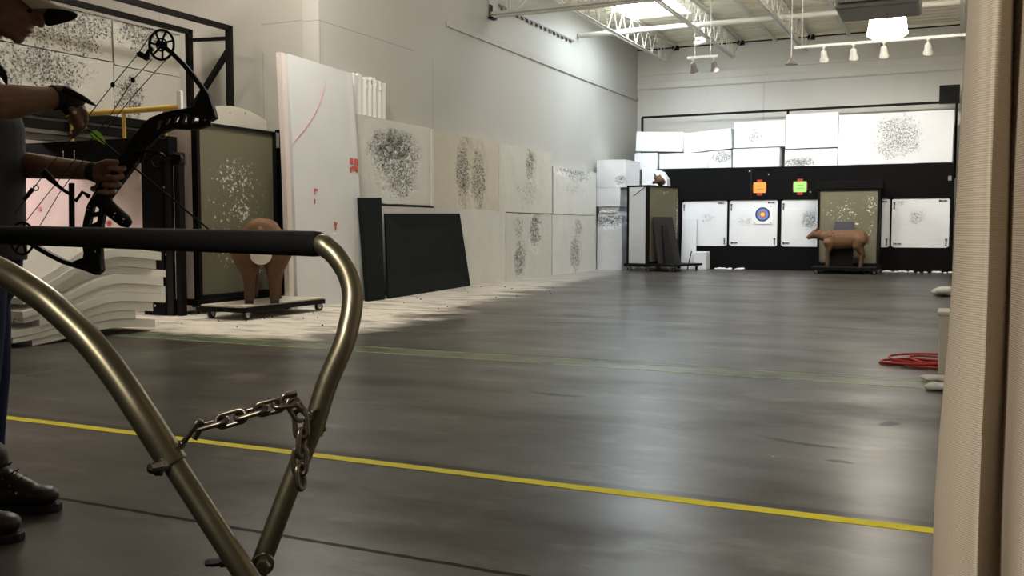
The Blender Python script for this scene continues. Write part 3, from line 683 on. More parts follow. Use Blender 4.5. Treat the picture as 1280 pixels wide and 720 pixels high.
# ------------------------------------------------------------------ rolling carts
def caster(x, y, ztop, parent, rot=0):
    r = .045; c = MB(); c.box((x, y, ztop - .012), (.09, .09, .02)); R = Matrix.Rotation(rot, 3, 'Z')
    for s in (-1, 1): c.box(V((x, y, ztop - .05)) + R @ V((0.02, s * .026, 0)), (.05, .006, .08), R)
    b = c.build('caster', M['caster'], parent)
    w = MB(); a = R @ V((0, .018, 0)); p = V((x, y, r)) + R @ V((.03, 0, 0)); w.cyl(p - a, p + a, r, seg=18); w.build('wheel', M['wheel'], b, smooth=True)
    h = MB(); h.cyl(p - a * 1.25, p + a * 1.25, .022, seg=12); h.build('hub', M['bolt'], b, smooth=True)
def dolly(label, loc, rotz, L, W, zt=.16, matp=None, drop=.05):
    o = thing('rolling_dolly', label, 'dolly', loc, rotz)
    MB().bx(-L / 2, L / 2, -W / 2, W / 2, zt - .02, zt).build('platform', matp or M['white_paper'], o, bevel=.004)
    k = MB(); 
    for s in (-1, 1): k.bx(-L / 2, L / 2, s * W / 2 - .02, s * W / 2 + .02, zt - .02 - drop, zt - .0205).bx(s * (L / 2 - .02) - .02, s * (L / 2 - .02) + .02, -W / 2 + .02, W / 2 - .02, zt - .02 - drop, zt - .0205)
    k.build('frame', M['black_metal'], o)
    for a in (-1, 1):
        for b in (-1, 1): caster(a * (L / 2 - .07), b * (W / 2 - .05), zt - .02, o, random.uniform(-1, 1))
    return o
def cart(label, loc, rotz, W, H, D, mat_face, zt=.16, header=None, side=None, fr=.045, ext=.0, facelabel=None):
    """target cart: local -y is the front; board W wide and H high standing on a wheeled base, side slab of depth D."""
    o = thing('target_cart', label, 'target cart', loc, rotz)
    MB().bx(-W / 2 - .06, W / 2 + .06, -ext, D + .05, zt - .06, zt).build('base', M['black_metal'], o, bevel=.005)
    for a in (-1, 1):
        for y in (-ext + .07, D - .02): caster(a * (W / 2 - .02), y, zt - .06, o, random.uniform(-1, 1))
    MB().bx(-W / 2, W / 2, .02, .07, zt + .05, H).build('front_board', mat_face, o)
    for s in (-1, 1): MB().bx(s * (W / 2) - fr / 2, s * (W / 2) + fr / 2, 0, .08, zt, H + .03).build('front_post', M['black_metal'], o)
    for s in (-1, 1): MB().bx(s * (W / 2) - fr / 2, s * (W / 2) + fr / 2, D - .05, D, zt, H + .03).build('rear_post', M['black_metal'], o)
    for (ya, yb) in ((0, .08), (D - .05, D)): MB().bx(-W / 2, W / 2, ya, yb, H, H + .03).build('top_rail', M['black_metal'], o)
    MB().bx(-W / 2, W / 2, 0.01, .08, zt, zt + .05).build('bottom_rail', M['black_metal'], o)
    for s in (-1, 1): MB().bx(s * W / 2 - .02, s * W / 2 + .02, .08, D - .05, H, H + .03).build('side_rail', M['black_metal'], o)
    for s in (-1, 1): MB().bx(s * W / 2 - .018, s * W / 2 + .012, .085, D - .055, zt + .01, H - .01).build('side_slab', side or fw('side_%d' % len(bpy.data.materials)), o)
    MB().bx(-W / 2 + .03, W / 2 - .03, D - .05, D - .02, zt + .02, H).build('back_board', M['black_board'], o)
    return o
# cart A: near left, olive face turned to the right
ca = cart('large olive target cart with pale chipped paint, beside the tall white sheet', (-7.47, 8.66, 0), PI / 2, 1.28, 2.06, .52,
          olive('olive_chipped', 1.0, [(-.1, .75, .55, .30, 1.0), (.05, 1.15, .35, .25, .8), (-.05, 1.5, .5, .35, .62), (.2, .45, .5, .3, .35), (0, 1.0, .75, .9, .3)]), header=True, side=M['pink_lit_foam'])
k = MB(); pts = [(-.62, 2.09), (.62, 2.09), (.62, 2.22)]
for i in range(13): a = i / 12; pts.append((.62 - 1.24 * a, 2.16 + .17 * math.sin(PI * (.12 + .88 * a) * .95)))
k.prism([V((x, .10, z)) for (x, z) in pts], V((0, .04, 0))); k.build('top_board', foam_mat('aged_board', (.56, .53, .46), [((-7.5, 8.8, 2.25), (.3, .3, .05), .25)]), ca)
MB().bx(.78, .84, .05, .11, .16, 2.13).build('extra_post', M['black_metal'], ca); MB().bx(.67, .775, .09, .13, .2, 2.09).build('side_strip', fw('strip_a'), ca); MB().bx(.64, .84, -.0, .5, .10, .159).build('base_extension', M['black_metal'], ca)
MB().box((.73, .08, 2.0), (.11, .06, .18)).build('foam_plug', fw('plug'), ca); MB().bar((.62, .08, 1.90), (.82, .08, 1.87), .015).build('cross_wire', M['black_metal'], ca)
# cart B: far, by the corner
cb = cart('far olive target cart with dark mats leaning on it, near the corner column', (-5.875, 20.477, 0), math.radians(74), 1.2, 1.82, .56, olive('olive_plain', 9.0, [(.56, 1.1, .06, .9, .9), (0, 1.7, .4, .06, .5)]), side=foam_mat('grey_foam', (.60, .61, .63)))
MB().bar((-.62, .40, 1.62), (-.62, .05, 1.84), .012).build('tension_wire', M['black_metal'], cb)
def mat_on(label, pts, th, mat, cat='rubber mat'):
    k = MB(); n = (V(pts[1]) - V(pts[0])).cross(V(pts[3]) - V(pts[0])).normalized() * th; k.prism([V(p) for p in pts], n)
    return tag(k.build('rubber_mat', M[mat], bevel=.004), label, cat)
nB = V((math.sin(math.radians(74)), -math.cos(math.radians(74)), 0)); tB = V((math.cos(math.radians(74)), math.sin(math.radians(74)), 0)); oB = V((-5.875, 20.477, 0))
def onB(t, n, z): return oB + tB * t + nB * n + V((0, 0, z))
# the leaning mats stand on the floor-level extension of the cart base
MB().bx(-.62, .62, -.60, -.005, .115, .16).build('base_shelf', M['black_metal'], cb, bevel=.004)
for a in (-.5, .5): caster(a, -.52, .115, cb, .4)
mat_on('wide dark brown mat leaning on the far olive cart', [onB(-.55, .20, .161), onB(.36, .20, .161), onB(.22, .045, 1.17), onB(-.55, .045, 1.17)], .025, 'brown_mat')
mat_on('narrow dark mat in front of the wide brown mat on the far olive cart', [onB(-.40, .30, .161), onB(-.02, .30, .161), onB(-.10, .145, 1.0), onB(-.30, .145, 1.0)], -.03, 'black')
k = MB(); p0 = onB(-.1, -.1, 1.88)
for i in range(16): k.ell(p0 + V((random.uniform(-.10, .10), random.uniform(-.12, .12), random.uniform(.02, .14))), (random.uniform(.04, .08),) * 3, None, 10, 7)
k.ell(p0 + V((-.08, 0, .18)), (.03, .03, .07), None, 10, 7).ell(p0 + V((.02, .05, .17)), (.025, .025, .06), None, 10, 7)
tag(k.build('foam_animal_piece', M['deer'], remesh=.02, smoothit=2), 'small lumpy brown target piece lying on top of the far olive cart', 'target piece')
tag(MB().bar((-5.50, 21.05, .0), (-5.54, 21.56, .40), .02).build('stick', M['black_metal']), 'thin dark stick leaning at the right end of the far olive cart', 'stick')
# cart C: behind the deer
cc = cart('olive target cart standing behind the brown deer at the back bay', (-2.11, 20.95, 0), 0, 1.17, 1.70, .60, olive('olive_worn', 4.0, [(.05, 1.02, .35, .05, 1.25), (.42, 1.4, .22, .35, .55), (-.1, 1.25, .5, .4, .40), (.45, .85, .12, .3, .45)]), side=M['black_board'])
MB().bx(-.66, .66, -.02, .62, 1.735, 1.90).build('top_box', M['black_board'], cc, bevel=.01)
DY = 20.55
dC = dolly('low black wheeled dolly carrying the brown deer at the back', (-2.12, DY, 0), 0, 1.24, .52, .15, M['black'])
dA = dolly('pale topped wheeled dolly under the deer behind the padded rail', ((atZ(257, 380, .15) + atZ(400, 372, .15)) / 2).to_tuple()[:2] + (0,), PI / 2, 1.36, .56, .15, plain('pale_scuffed_board', (.52, .48, .40), .6, 0, .25, 12), .05)
print('dolly A', [tuple(round(c, 2) for c in atZ(*q, .15)) for q in ((257, 380), (311, 381), (400, 372), (356, 370))])

def deer(label, loc, rotz, headless=False):
    """doe target, local -x is the nose, feet at z=0 ."""
    o = thing('deer_target', label, 'deer target', loc, rotz)
    b = MB()
    prof = [(-.34, .58, .085, .11), (-.28, .565, .115, .165), (-.18, .545, .130, .20), (-.05, .54, .138, .20), (.10, .545, .138, .195), (.24, .555, .135, .19), (.36, .565, .128, .185), (.44, .565, .098, .150), (.485, .55, .05, .085)]
    b.loft([[V((x, w * math.cos(2 * PI * j / 20), z + h * math.sin(2 * PI * j / 20) * (1 if math.sin(2 * PI * j / 20) > 0 else .95))) for j in range(20)] for (x, z, w, h) in prof])
    b.caps([(-.26, 0, .60), (-.38, 0, .615), (-.47, 0, .635)], [.125, .090, .080])                    # neck carried level
    b.caps([(-.45, 0, .655), (-.52, 0, .655), (-.59, 0, .620), (-.635, 0, .595)], [.095, .096, .066, .050])  # head and muzzle
    for s in (-1, 1):
        if not headless: b.caps([(-.50, s * .050, .71), (-.47, s * .080, .775)], [.026, .020], 8)                      # ears
        b.caps([(-.25, s * .085, .48), (-.235, s * .085, .37), (-.26, s * .082, .27), (-.255, s * .08, .12), (-.26, s * .08, .035)], [.10, .066, .046, .032, .033], 10)
        b.caps([(.36, s * .085, .53), (.33, s * .09, .40), (.385, s * .085, .30), (.415, s * .08, .24), (.392, s * .08, .12), (.385, s * .08, .035)], [.13, .10, .064, .046, .034, .034], 10)
    body = b.build('body', M['deer'], o, remesh=.012, smoothit=4)
    for (x, y) in ((-.262, -.08), (-.262, .08), (.382, -.08), (.382, .08)):
        MB().loft([[V((x - .045, y - .026, 0)), V((x + .032, y - .03, 0)), V((x + .032, y + .03, 0)), V((x - .045, y + .026, 0))], [V((x - .028, y - .02, .05)), V((x + .024, y - .022, .05)), V((x + .024, y + .022, .05)), V((x - .028, y + .02, .05))]]).build('hoof', M['hoof'], o, bevel=.004)
    MB().caps([(.46, 0, .65), (.505, 0, .59), (.51, 0, .47)], [.022, .030, .014], 10).build('tail', M['deer'], o, smooth=True)
    if headless: MB().ell((.455, 0, .43), (.045, .07, .09)).build('rump_patch', M['deer_white'], o, smooth=True)
    MB().ell((-.672, 0, .595), (.022, .022, .018)).build('nose', M['hoof'], o, smooth=True)
    for s in (-1, 1): MB().ell((-.535, s * .060, .672), (.012, .008, .011), None, 10, 6).build('eye', M['eye'], o, smooth=True)
    return o
deer('brown doe target facing left on the low black dolly at the back', (-2.19, DY, .15), 0)
c = (atZ(257, 380, .15) + atZ(400, 372, .15)) / 2
vd = math.atan2(c.y, c.x)
d2 = deer('brown deer target seen from behind on the pale dolly, half hidden by the padded rail', (c.x - .03, c.y + .02, .15), vd + PI + math.radians(-3), True)
d2.scale = (1.1, 1.62, 1.2)
# mats round the far deer
mat_on('grey mat standing behind the back of the brown doe', [V((-2.36, 20.785, .151)), V((-1.98, 20.785, .151)), V((-1.98, 20.91, 1.06)), V((-2.36, 20.91, 1.06))], .02, 'grey_mat')
mat_on('black mat standing on the dolly behind the legs of the brown doe', [V((-2.42, 20.735, .151)), V((-1.97, 20.735, .151)), V((-1.97, 20.745, .62)), V((-2.42, 20.745, .62))], .03, 'black')

# ------------------------------------------------------------------ black mats and the tall sheet by the foam wall
pts = [V((-6.86, 10.84, 0)), V((-7.19, 13.83, 0)), V((-7.255, 13.62, 1.20)), V((-7.06, 10.80, 1.23))]
pts[3] = hit(482, 267, V((-7.05, 10.8, 1.2)), V((1, .07, 0))); pts[2] = hit(575, 267, V((-7.20, 13.6, 1.2)), V((1, 0, 0)))
tag(MB().prism(pts, V((-.03, -.003, 0))).build('rubber_mat', M['rubber_mat'], bevel=.004), 'wide black rubber mat leaning low against the foam wall', 'rubber mat')
a, b = atZ(461, 377), atZ(481, 374.5); ta = hit(451, 247, V((-6.99, 10.3, 1.4)), V((1, 0, 0))); tb = hit(474, 247, V((-6.99, 10.6, 1.4)), V((1, 0, 0)))
k = MB(); k.prism([a, b, tb + V((0, .06, 0)), ta], V((-.06, 0, 0)))
tag(k.build('rubber_mat', M['rubber_mat'], bevel=.005), 'narrow tall black mat standing between the tall white sheet and the wide mat', 'rubber mat')
# tall white sheet
q00, q10 = V((-7.0, 9.08, 0)), V((-6.97, 10.42, 0)); q01, q11 = atX(360, 67, -7.22), atX(440, 92, -7.22)
def sheet(u, v):
    p = q00.lerp(q10, u).lerp(q01.lerp(q11, u), v); n = V((1, 0, .06)); return p + n * (.018 * math.sin(PI * v) + .012 * math.sin(u * PI) * (1 - v) + .012 * (math.exp(-((u - .97) / .03) ** 2)))
sh = thing('foam_sheet', 'tall white foam sheet with red marks leaning upright against the left wall', 'foam sheet', (-7.0, 9.75, 0), world=True)
sm_ = foam_mat('sheet_foam', (.71, .72, .73), [], stain=.12)
MB().grid(sheet, 30, 40, (-.05, 0, -.002)).build('sheet', sm_, sh, smooth=True)
MB().grid(lambda u, v: sheet(u * .06 - .075, v) + V((-.028, 0, 0)), 4, 30, (-.07, 0, 0)).build('edge_wrap', foam_mat('sheet_edge', (.72, .64, .60)), sh, smooth=True)
spn = (q10 - q00).cross(q01 - q00).normalized()
if spn.x < 0: spn = -spn
spp = sheet(.5, .5)
def onS(x, y):
    p = hit(x, y, q00, spn); u = (p - q00).dot((q10 - q00)) / (q10 - q00).length_squared; v = p.z / q01.z
    for _ in range(4):
        s_ = sheet(u, v); e = hit(x, y, s_, spn) - s_; u += e.y / (q10.y - q00.y); v += e.z / q01.z
    return sheet(min(max(u, 0), 1), min(max(v, 0), 1)) + spn * .004
k = MB()
def mark(poly, th=.004): k.prism([onS(*p) for p in poly], spn * th)
mark([(437, 197), (441, 198), (441, 206), (437, 205)]); mark([(442.5, 198), (447, 199), (447, 207), (442.5, 206)])
mark([(437, 209), (442, 207.5), (447, 209), (447, 212), (442, 210.5), (437, 212)]); mark([(437, 211), (439, 211), (439, 216), (437, 215.5)]); mark([(445, 211), (447, 211), (447, 216), (445, 216)]); mark([(439, 210), (445, 210), (445, 212.5), (439, 212.5)])
mark([(392, 236), (393.5, 236), (393.5, 243), (392, 243)]); mark([(392, 236), (397, 236.5), (396, 239), (392, 238)]); mark([(392.5, 249), (394, 249), (393.5, 255), (392.5, 255)])
mark([(417, 277), (418.5, 277), (419.5, 282), (418, 282)]); mark([(420, 278), (421.5, 278.5), (419.8, 283), (418.6, 282)]); mark([(418.2, 281), (419.8, 281), (419.8, 288), (418.4, 288)])
k.build('red_marking', M['red_ink'], sh)
pl = [(407, 103), (405, 112), (402, 121), (398, 133), (392, 145), (385, 156), (376, 167), (369, 175), (364, 182)]
MB().tube([onS(*p) for p in pl], .0042, 8).build('red_line', M['pink_ink'], sh)

# ------------------------------------------------------------------ left recess: tall rack, black bay frame, cloth, foam stack
XA, XB, YE = -9.32, -8.60, 9.86
rk = thing('steel_rack', 'tall black steel tube rack holding pocked foam in the left recess', 'rack', (-9, 7.2, 0), world=True)
Y0 = 4.6; ztA = atY(236, 37, YE).z; ztB = atY(288, 32, YE).z; XA = atY(236, 37, YE).x; XB = atY(286, 33, YE).x
for (x, zt) in ((XA, ztA), (XB, ztB)):
    for y in (YE, Y0): MB().bx(x - .035, x + .035, y - .035, y + .035, 0, zt).build('upright', M['black_metal'], rk)
    MB().bx(x - .035, x + .035, Y0, YE, zt - .06, zt + .0).build('top_rail', M['black_metal'], rk)
for y in (Y0, YE): MB().bar((XA, y, ztA - .14), (XB, y, ztB - .16), .045).build('cross_rail', M['black_metal'], rk)
MB().bar((XB, YE, ztB - .30), (XA + .08, YE, atY(245, 130, YE).z), .06).build('diagonal_brace', M['black_metal'], rk)
zb = atX(160, 152, XA).z
MB().bx(XA - .04, XA + .04, Y0, YE - .03, zb - .06, zb + .04).build('lower_rail', M['black_metal'], rk)
MB().bx(XA - .03, XA + .05, Y0, YE - .03, zb - .20, zb - .10).build('lower_rail', M['black_metal'], rk)
MB().bx(XA - .3, XA - .03, Y0, YE - .04, zb - .24, zb + .03).build('shelf_board', M['white_plastic'], rk)
tag(MB().bx(XA - .30, XA - .06, Y0 + .05, YE - .1, 1.94, zb - .25).build('grey_panel', plain('grey_panel', (.16, .155, .135), .6)), 'grey panel hung under the shelf of the tall rack', 'panel')
FA = XA - .05
G4 = 'pocked foam blocks on the tall rack'
def rkfoam(y0, y1, z0, z1, lab, p, dg): fb('foam_block', '+x', y0, y1, FA, FA - .25, z0, z1, lab, foam_mat('rack_foam_%d' % len(bpy.data.materials), (.52, .50, .44), p, speck=30, thr=.46), dg, G4, depth=.05)
zm = atX(120, 74, FA).z; ym = atX(142, 90, FA).y; zt_ = ztA - .09
rkfoam(Y0 + .1, ym - .015, zm + .01, zt_, 'large pocked foam block at the top of the rack, behind the cap brim', [((FA, ym - .7, zm + .35), (.4, .85, .45), 1.0), ((FA, ym - 1.6, zm + .3), (.4, .8, .4), .9)], [(ym - .8, zm + .35, .8, .4, .6)])
rkfoam(ym + .015, YE - .12, zm - .02, zt_, 'upper foam block at the right end of the rack, behind the bow wheel', [((FA, ym + .45, zm + .45), (.4, .5, .35), .8)], [(ym + .4, zm + .4, .5, .3, .5)])
rkfoam(Y0 + .1, ym - .01, zb + .045, zm - .005, 'lower foam block on the rack with a few large black holes, above the forearm', [((FA, ym - 1.0, zm - .20), (.4, .75, .3), .95), ((FA, ym - 1.6, zm - .3), (.4, .6, .4), .7)], [(ym - 1.0, zm - .2, .7, .3, .5)])
rkfoam(ym + .01, YE - .12, zb + .045, zm - .03, 'lower foam block at the right end of the rack, behind the bow strings', [((FA, ym + .25, zb + .3), (.4, .3, .35), .85)], [(ym + .25, zb + .3, .3, .3, .6)])

# black bay frame facing the shooters
YB = 7.75
bf = thing('bay_frame', 'black timber bay frame with a deep beam and post behind the bow', 'bay frame', (-9, YB, 0), world=True)
zt, zb2 = 1.915, 1.645; xr0 = atY(178, 300, YB).x; xr1 = atY(213, 300, YB).x
MB().bx(-11.6, xr1, YB, YB + .13, zb2, zt).build('beam', M['black_board'], bf, bevel=.006)
MB().bx(xr0, xr1 - .10, YB + .004, YB + .13, .0, zb2).build('post', M['black_board'], bf, bevel=.006)
MB().bx(-11.6, -11.3, YB + .004, YB + .3, 0, zb2).build('post', M['black_board'], bf, bevel=.006)
MB().bx(xr1 - .095, xr1, YB + .02, YB + .13, 0, zb2).build('post_cladding', M['black'], bf)
MB().cyl((xr1 + .02, YB + .05, .18), (xr1 + .02, YB + .05, 1.6), .008, seg=8).build('conduit', M['bolt'], bf)
MB().bx(xr1 + .035, xr1 + .10, YB + .04, YB + .12, 0, 1.66).build('side_post', M['black_metal'], bf)
MB().box((xr1 + .06, YB + .08, 1.68), (.11, .10, .13)).build('clamp', M['black'], bf, bevel=.015)
k = MB()
for (x, y) in ((206, 234), (208, 318), (195, 382)):
    p = atY(x, y, YB); k.cyl(p, p + V((0, -.012, 0)), .013, seg=10)
k.build('bolt', M['bolt'], bf)
for (x, y) in ((79, 195), (93, 195)):
    p = atY(x, y, YB - .02); k = MB(); k.tube([p + V((0, 0, .06)), p + V((.012, -.012, .04)), p, p + V((.01, -.015, -.08)), p + V((.02, 0, -.11))], .006, 8)
    tag(k.build('hook', M['bolt'], base=p), 'small bright wire hook on the black beam, %s of a pair' % ('left' if x < 85 else 'right'), 'hook', 'wire hooks on the black beam')
# cloth with small targets
cl = thing('hanging_cloth', 'white cloth tinted as by pink light, with small red targets hanging under the black beam', 'cloth', (-9.6, YB + .12, .6), world=True)
xc1 = xr0 - .004
def cloth(u, v):
    x = -11.2 + (xc1 + 11.2) * u; z = .62 + (zb2 - .63) * v
    return V((x, YB + .10 + .022 * math.sin(x * 9 + 1.2 * math.sin(z * 3)) * (1 - .6 * v) + .012 * frag((x, z, 0), 5, 2) - .03 * math.exp(-((u - .985) / .012) ** 2), z))
MB().grid(cloth, 140, 30, (0, .004, 0)).build('cloth', M['cloth'], cl, smooth=True)
def onC(x, y):
    p = atY(x, y, YB + .10)
    for _ in range(4):
        u = (p.x + 11.2) / (xc1 + 11.2); v = (p.z - .62) / (zb2 - .63); p = atY(x, y, cloth(u, v).y - .006)
    return p
def rings(x, y, rr, mat, nm):
    k = MB(); c = onC(x, y); 
    for r in rr: k.ring(c, (0, 1, 0), r, .0035, 20, 6)
    k.cyl(c + V((0, .002, 0)), c + V((0, -.003, 0)), rr[-1] * .5, seg=12); k.build(nm, mat, cl)
rings(138, 253, (.045, .030, .018), M['red_ink'], 'printed_target'); rings(136, 279, (.03, .018), M['red_ink'], 'printed_target')
for (x, y, r) in ((30, 260, .022), (49, 261, .028)):
    c = onC(x, y); MB().cyl(c + V((0, .003, 0)), c + V((0, -.002, 0)), r, seg=16).build('red_spot', M['pink_ink'], cl)
# yellow frame on the beam
yf = thing('yellow_rack', 'yellow wooden bow rack frame standing on the black beam', 'bow rack', (-9.0, YB + .1, zt), world=True)
yy = YB + .12; a, b = atY(95, 143, yy), atY(224, 134, yy)
zt2 = (a.z + b.z) / 2
MB().cyl((a.x - .2, yy, zt2 - .0), (b.x, yy, zt2 + .0), .032, seg=12).build('rail', M['yellow'], yf, smooth=True)
for x in (90, 155):
    X = atY(x, 160, yy).x; MB().cyl((X, yy, zt), (X, yy, zt2), .022, seg=10).build('leg', M['yellow'], yf, smooth=True)
X = atY(225, 130, yy).x; MB().bx(X - .03, X + .03, yy - .02, yy + .02, zt2 - .03, zt2 + .17).build('end_stop', M['white_plastic'], yf, bevel=.006)
X = atY(206, 130, yy).x; MB().cyl((X, yy, zt), (X, yy, zt2), .022, seg=10).build('leg', M['yellow'], yf, smooth=True)

# sagging stack of white foam sheets
names = ['bottom', 'second', 'third', 'fourth', 'fifth', 'sixth', 'seventh', 'eighth', 'ninth', 'top']
z = 0.0
xf = -6.72
rnd = random.Random(5)
ends = [(5.30, 6.60), (5.12, 6.36), (5.10, 6.56), (5.35, 6.70), (5.22, 6.72), (5.20, 6.68), (5.42, 6.80), (5.25, 6.64), (5.38, 6.66), (5.34, 6.5)]
N = 10; th = [.078, .072, .085, .080, .075, .082, .070, .084, .078, .09]
# heights at the near end, middle and far end are found so every sheet rests on the one below
acc = [0.0, 0.0, 0.0]
for i in range(N):
    y0, y1 = ends[i]; dx = rnd.uniform(-.05, .05); t = th[i]; zb_ = acc[0]
    sag = .012 * i
    mat = foam_mat('stack_foam_%d' % i, (.84, .815, .76), [((xf, y0, .3), (.35, .12, .3), .22)] if i in (2, 3, 4, 6) else [], stain=.08)
    def lift(y): return .075 * math.exp(-((y - 6.1) / .55) ** 2) - .075 * math.exp(-((6.9 - 6.1) / .55) ** 2)
    def comp(y):
        q = min(1, max(0, (y - 5.1) / 1.1)); return .60 + .40 * q * q * (3 - 2 * q)
    def fnt(u, v, y0=y0, y1=y1, t=t, dx=dx):
        y = y0 + (y1 - y0) * u; x = xf + dx - 1.25 * v
        return V((x, y, max(.004, (zb_ + t) * comp(y) + lift(y))))
    k = MB()
    nu, nv = 26, 6
    A = [[None] * (nv + 1) for _ in range(nu + 1)]; Bt = [[None] * (nv + 1) for _ in range(nu + 1)]
    for a_ in range(nu + 1):
        for b_ in range(nv + 1):
            p = fnt(a_ / nu, b_ / nv); A[a_][b_] = k.bm.verts.new(p); q = p - V((0, 0, t * comp(p.y) - .003))
            q.z = max(.001, q.z)
            Bt[a_][b_] = k.bm.verts.new(q)
    for a_ in range(nu):
        for b_ in range(nv):
            k.bm.faces.new((A[a_][b_], A[a_ + 1][b_], A[a_ + 1][b_ + 1], A[a_][b_ + 1])); k.bm.faces.new((Bt[a_][b_], Bt[a_][b_ + 1], Bt[a_ + 1][b_ + 1], Bt[a_ + 1][b_]))
        k.bm.faces.new((A[a_][0], Bt[a_][0], Bt[a_ + 1][0], A[a_ + 1][0])); k.bm.faces.new((A[a_ + 1][nv], Bt[a_ + 1][nv], Bt[a_][nv], A[a_][nv]))
    for b_ in range(nv):
        k.bm.faces.new((A[0][b_], A[0][b_ + 1], Bt[0][b_ + 1], Bt[0][b_])); k.bm.faces.new((A[nu][b_ + 1], A[nu][b_], Bt[nu][b_], Bt[nu][b_ + 1]))
    o = k.build('foam_sheet', mat, smooth=True)
    lab = {0: 'bottom sheet of the sagging white foam stack, lying on the floor', N - 1: 'top sheet of the sagging white foam stack behind the bow'}.get(i, '%s sheet up from the floor in the sagging white foam stack' % names[i])
    tag(o, lab, 'foam sheet', 'sagging foam sheets stacked at the left')
    acc[0] += t

# ------------------------------------------------------------------ floor lines
def line(x0, x1, y, w, label, mat, ragged=.004):
    k = MB(); n = int((x1 - x0) / .05); A, B = [], []
    for i in range(n + 1):
        x = x0 + (x1 - x0) * i / n
        A.append(k.bm.verts.new((x, y - w / 2 + ragged * frag((x, 0, 1), 6, y), .0015))); B.append(k.bm.verts.new((x, y + w / 2 + ragged * frag((x, 0, 2), 6, y), .0015)))
    for i in range(n): k.bm.faces.new((A[i], A[i + 1], B[i + 1], B[i]))
    o = k.build('floor_line', M[mat]); m = o.modifiers.new('t', 'SOLIDIFY'); m.thickness = .001
    return tag(o, label, 'floor line')
line(-9.5, 1.0, 3.235, .060, 'bright yellow shooting line painted across the concrete floor', 'yellow_paint')
line(-6.75, 1.0, 6.13, .022, 'nearer of two faint green lines across the floor', 'green_tape', .006)
line(-6.75, 1.0, 6.40, .022, 'farther of two faint green lines across the floor', 'green_tape', .006)

# ------------------------------------------------------------------ right side: curtain, box, rags, cord
path = [dep(*q) for q in ((1195, 284, 1.70), (1198, 284, 1.67), (1208, 284, 1.635), (1224, 284, 1.605), (1236, 284, 1.58), (1240, 284, 1.585), (1242, 284, 1.62), (1245, 284, 1.67), (1252, 284, 1.705), (1262, 284, 1.705), (1275, 284, 1.66), (1288, 284, 1.60), (1302, 284, 1.57), (1316, 284, 1.58), (1328, 284, 1.60))]
path = [V((p.x, p.y, 0)) for p in path]; x, y = path[-1].x, path[-1].y; i = 0
while x < RX - .06:
    x += .05; i += 1; path.append(V((x, 1.55 + .09 * math.sin(i * .75), 0)))
fine = []
for i in range(len(path) - 1):                    # Catmull-Rom between the fold points
    p0, p1, p2, p3 = path[max(i - 1, 0)], path[i], path[i + 1], path[min(i + 2, len(path) - 1)]
    for s in range(6):
        t = s / 6; fine.append(.5 * ((2 * p1) + (p2 - p0) * t + (2 * p0 - 5 * p1 + 4 * p2 - p3) * t * t + (3 * p1 - p0 - 3 * p2 + p3) * t ** 3))
fine.append(path[-1]); arc = [0]
for i in range(1, len(fine)): arc.append(arc[-1] + (fine[i] - fine[i - 1]).length)
NZ = 70; ZT = 3.4
def ipx(z):
    t = [(0, -8), (.30, -13), (.50, -13), (.62, -6), (.79, 2), (1.07, 5), (1.36, 10), (3.4, 28)]
    for (a, fa), (b, fb_) in zip(t, t[1:]):
        if z <= b: return fa + (fb_ - fa) * (z - a) / (b - a)
    return 28
k = MB()
vs = [[None] * (NZ + 1) for _ in fine]; uvs = {}
for i, p in enumerate(fine):
    w = math.exp(-(arc[i] / .085) ** 2)
    for j in range(NZ + 1):
        z = .03 + (ZT - .03) * j / NZ
        zz = [ipx(z + d) for d in (-.12, -.06, 0, .06, .12)]; off = sum(zz) / 5 * 1.7 / F_PX
        q = p + RIGHT * (off * (.30 + .70 * w)) + V((0, 0, z)) + AWAY * (.012 * math.sin(z * 2.1 + i * .2))
        vs[i][j] = k.bm.verts.new(q)
for i in range(len(fine) - 1):
    for j in range(NZ): k.bm.faces.new((vs[i][j], vs[i + 1][j], vs[i + 1][j + 1], vs[i][j + 1]))
ct = thing('curtain', 'beige woven curtain hanging in folds along the side of the range', 'curtain', (.4, 1.6, 0), world=True)
o = k.build('curtain_cloth', M['curtain'], ct, smooth=True)
uvl = o.data.uv_layers.new(name='UVMap')
for lp in o.data.loops:
    i, j = divmod(lp.vertex_index, NZ + 1); uvl.data[lp.index].uv = (arc[i], .03 + (ZT - .03) * j / NZ)
m = o.modifiers.new('t', 'SOLIDIFY'); m.thickness = .0025
MB().cyl((fine[0].x - .1, 1.66, ZT + .03), (RX, 1.56, ZT + .03), .016, seg=12).build('curtain_rod', M['black_metal'], ct, smooth=True)
for x in (.1, 1.1): MB().cyl((x, 1.62, ZT + .04), (x, 1.62, CZ), .008, seg=8).build('rod_hanger', M['steel_white'], ct)
cab = thing('floor_box', 'low beige metal box on the floor beside the curtain', 'box', (.02, 6.75, 0), world=True)
bx0 = atZ(1172, 469).x; by0 = atZ(1172, 469).y
MB().bx(bx0, bx0 + .42, by0, by0 + .30, .0, .40).build('body', M['cabinet'], cab, bevel=.012)
MB().bx(bx0 - .012, bx0 + .43, by0 - .012, by0 + .312, .385, .41).build('lid', M['cabinet'], cab, bevel=.006)
MB().bx(bx0 + .05, bx0 + .38, by0 - .010, by0 - .001, .05, .35).build('door_panel', M['cabinet'], cab, bevel=.004)
def rag(x, y, rx, ry, h, label, seed):
    p = atZ(x, y); k = MB()
    for i in range(9):
        a = i * 2.4 + seed; r = .5 * (i % 3) / 2
        k.ell(p + V((rx * r * math.cos(a), ry * r * math.sin(a), h * (.32 + .12 * (i % 2)))), (rx * .55, ry * .5, h * .34), Matrix.Rotation(a, 3, 'Z'), 12, 8)
    o = k.build('rag', M['rag'], remesh=.008, smoothit=2); return tag(o, label, 'rag', 'crumpled white rags on the floor')
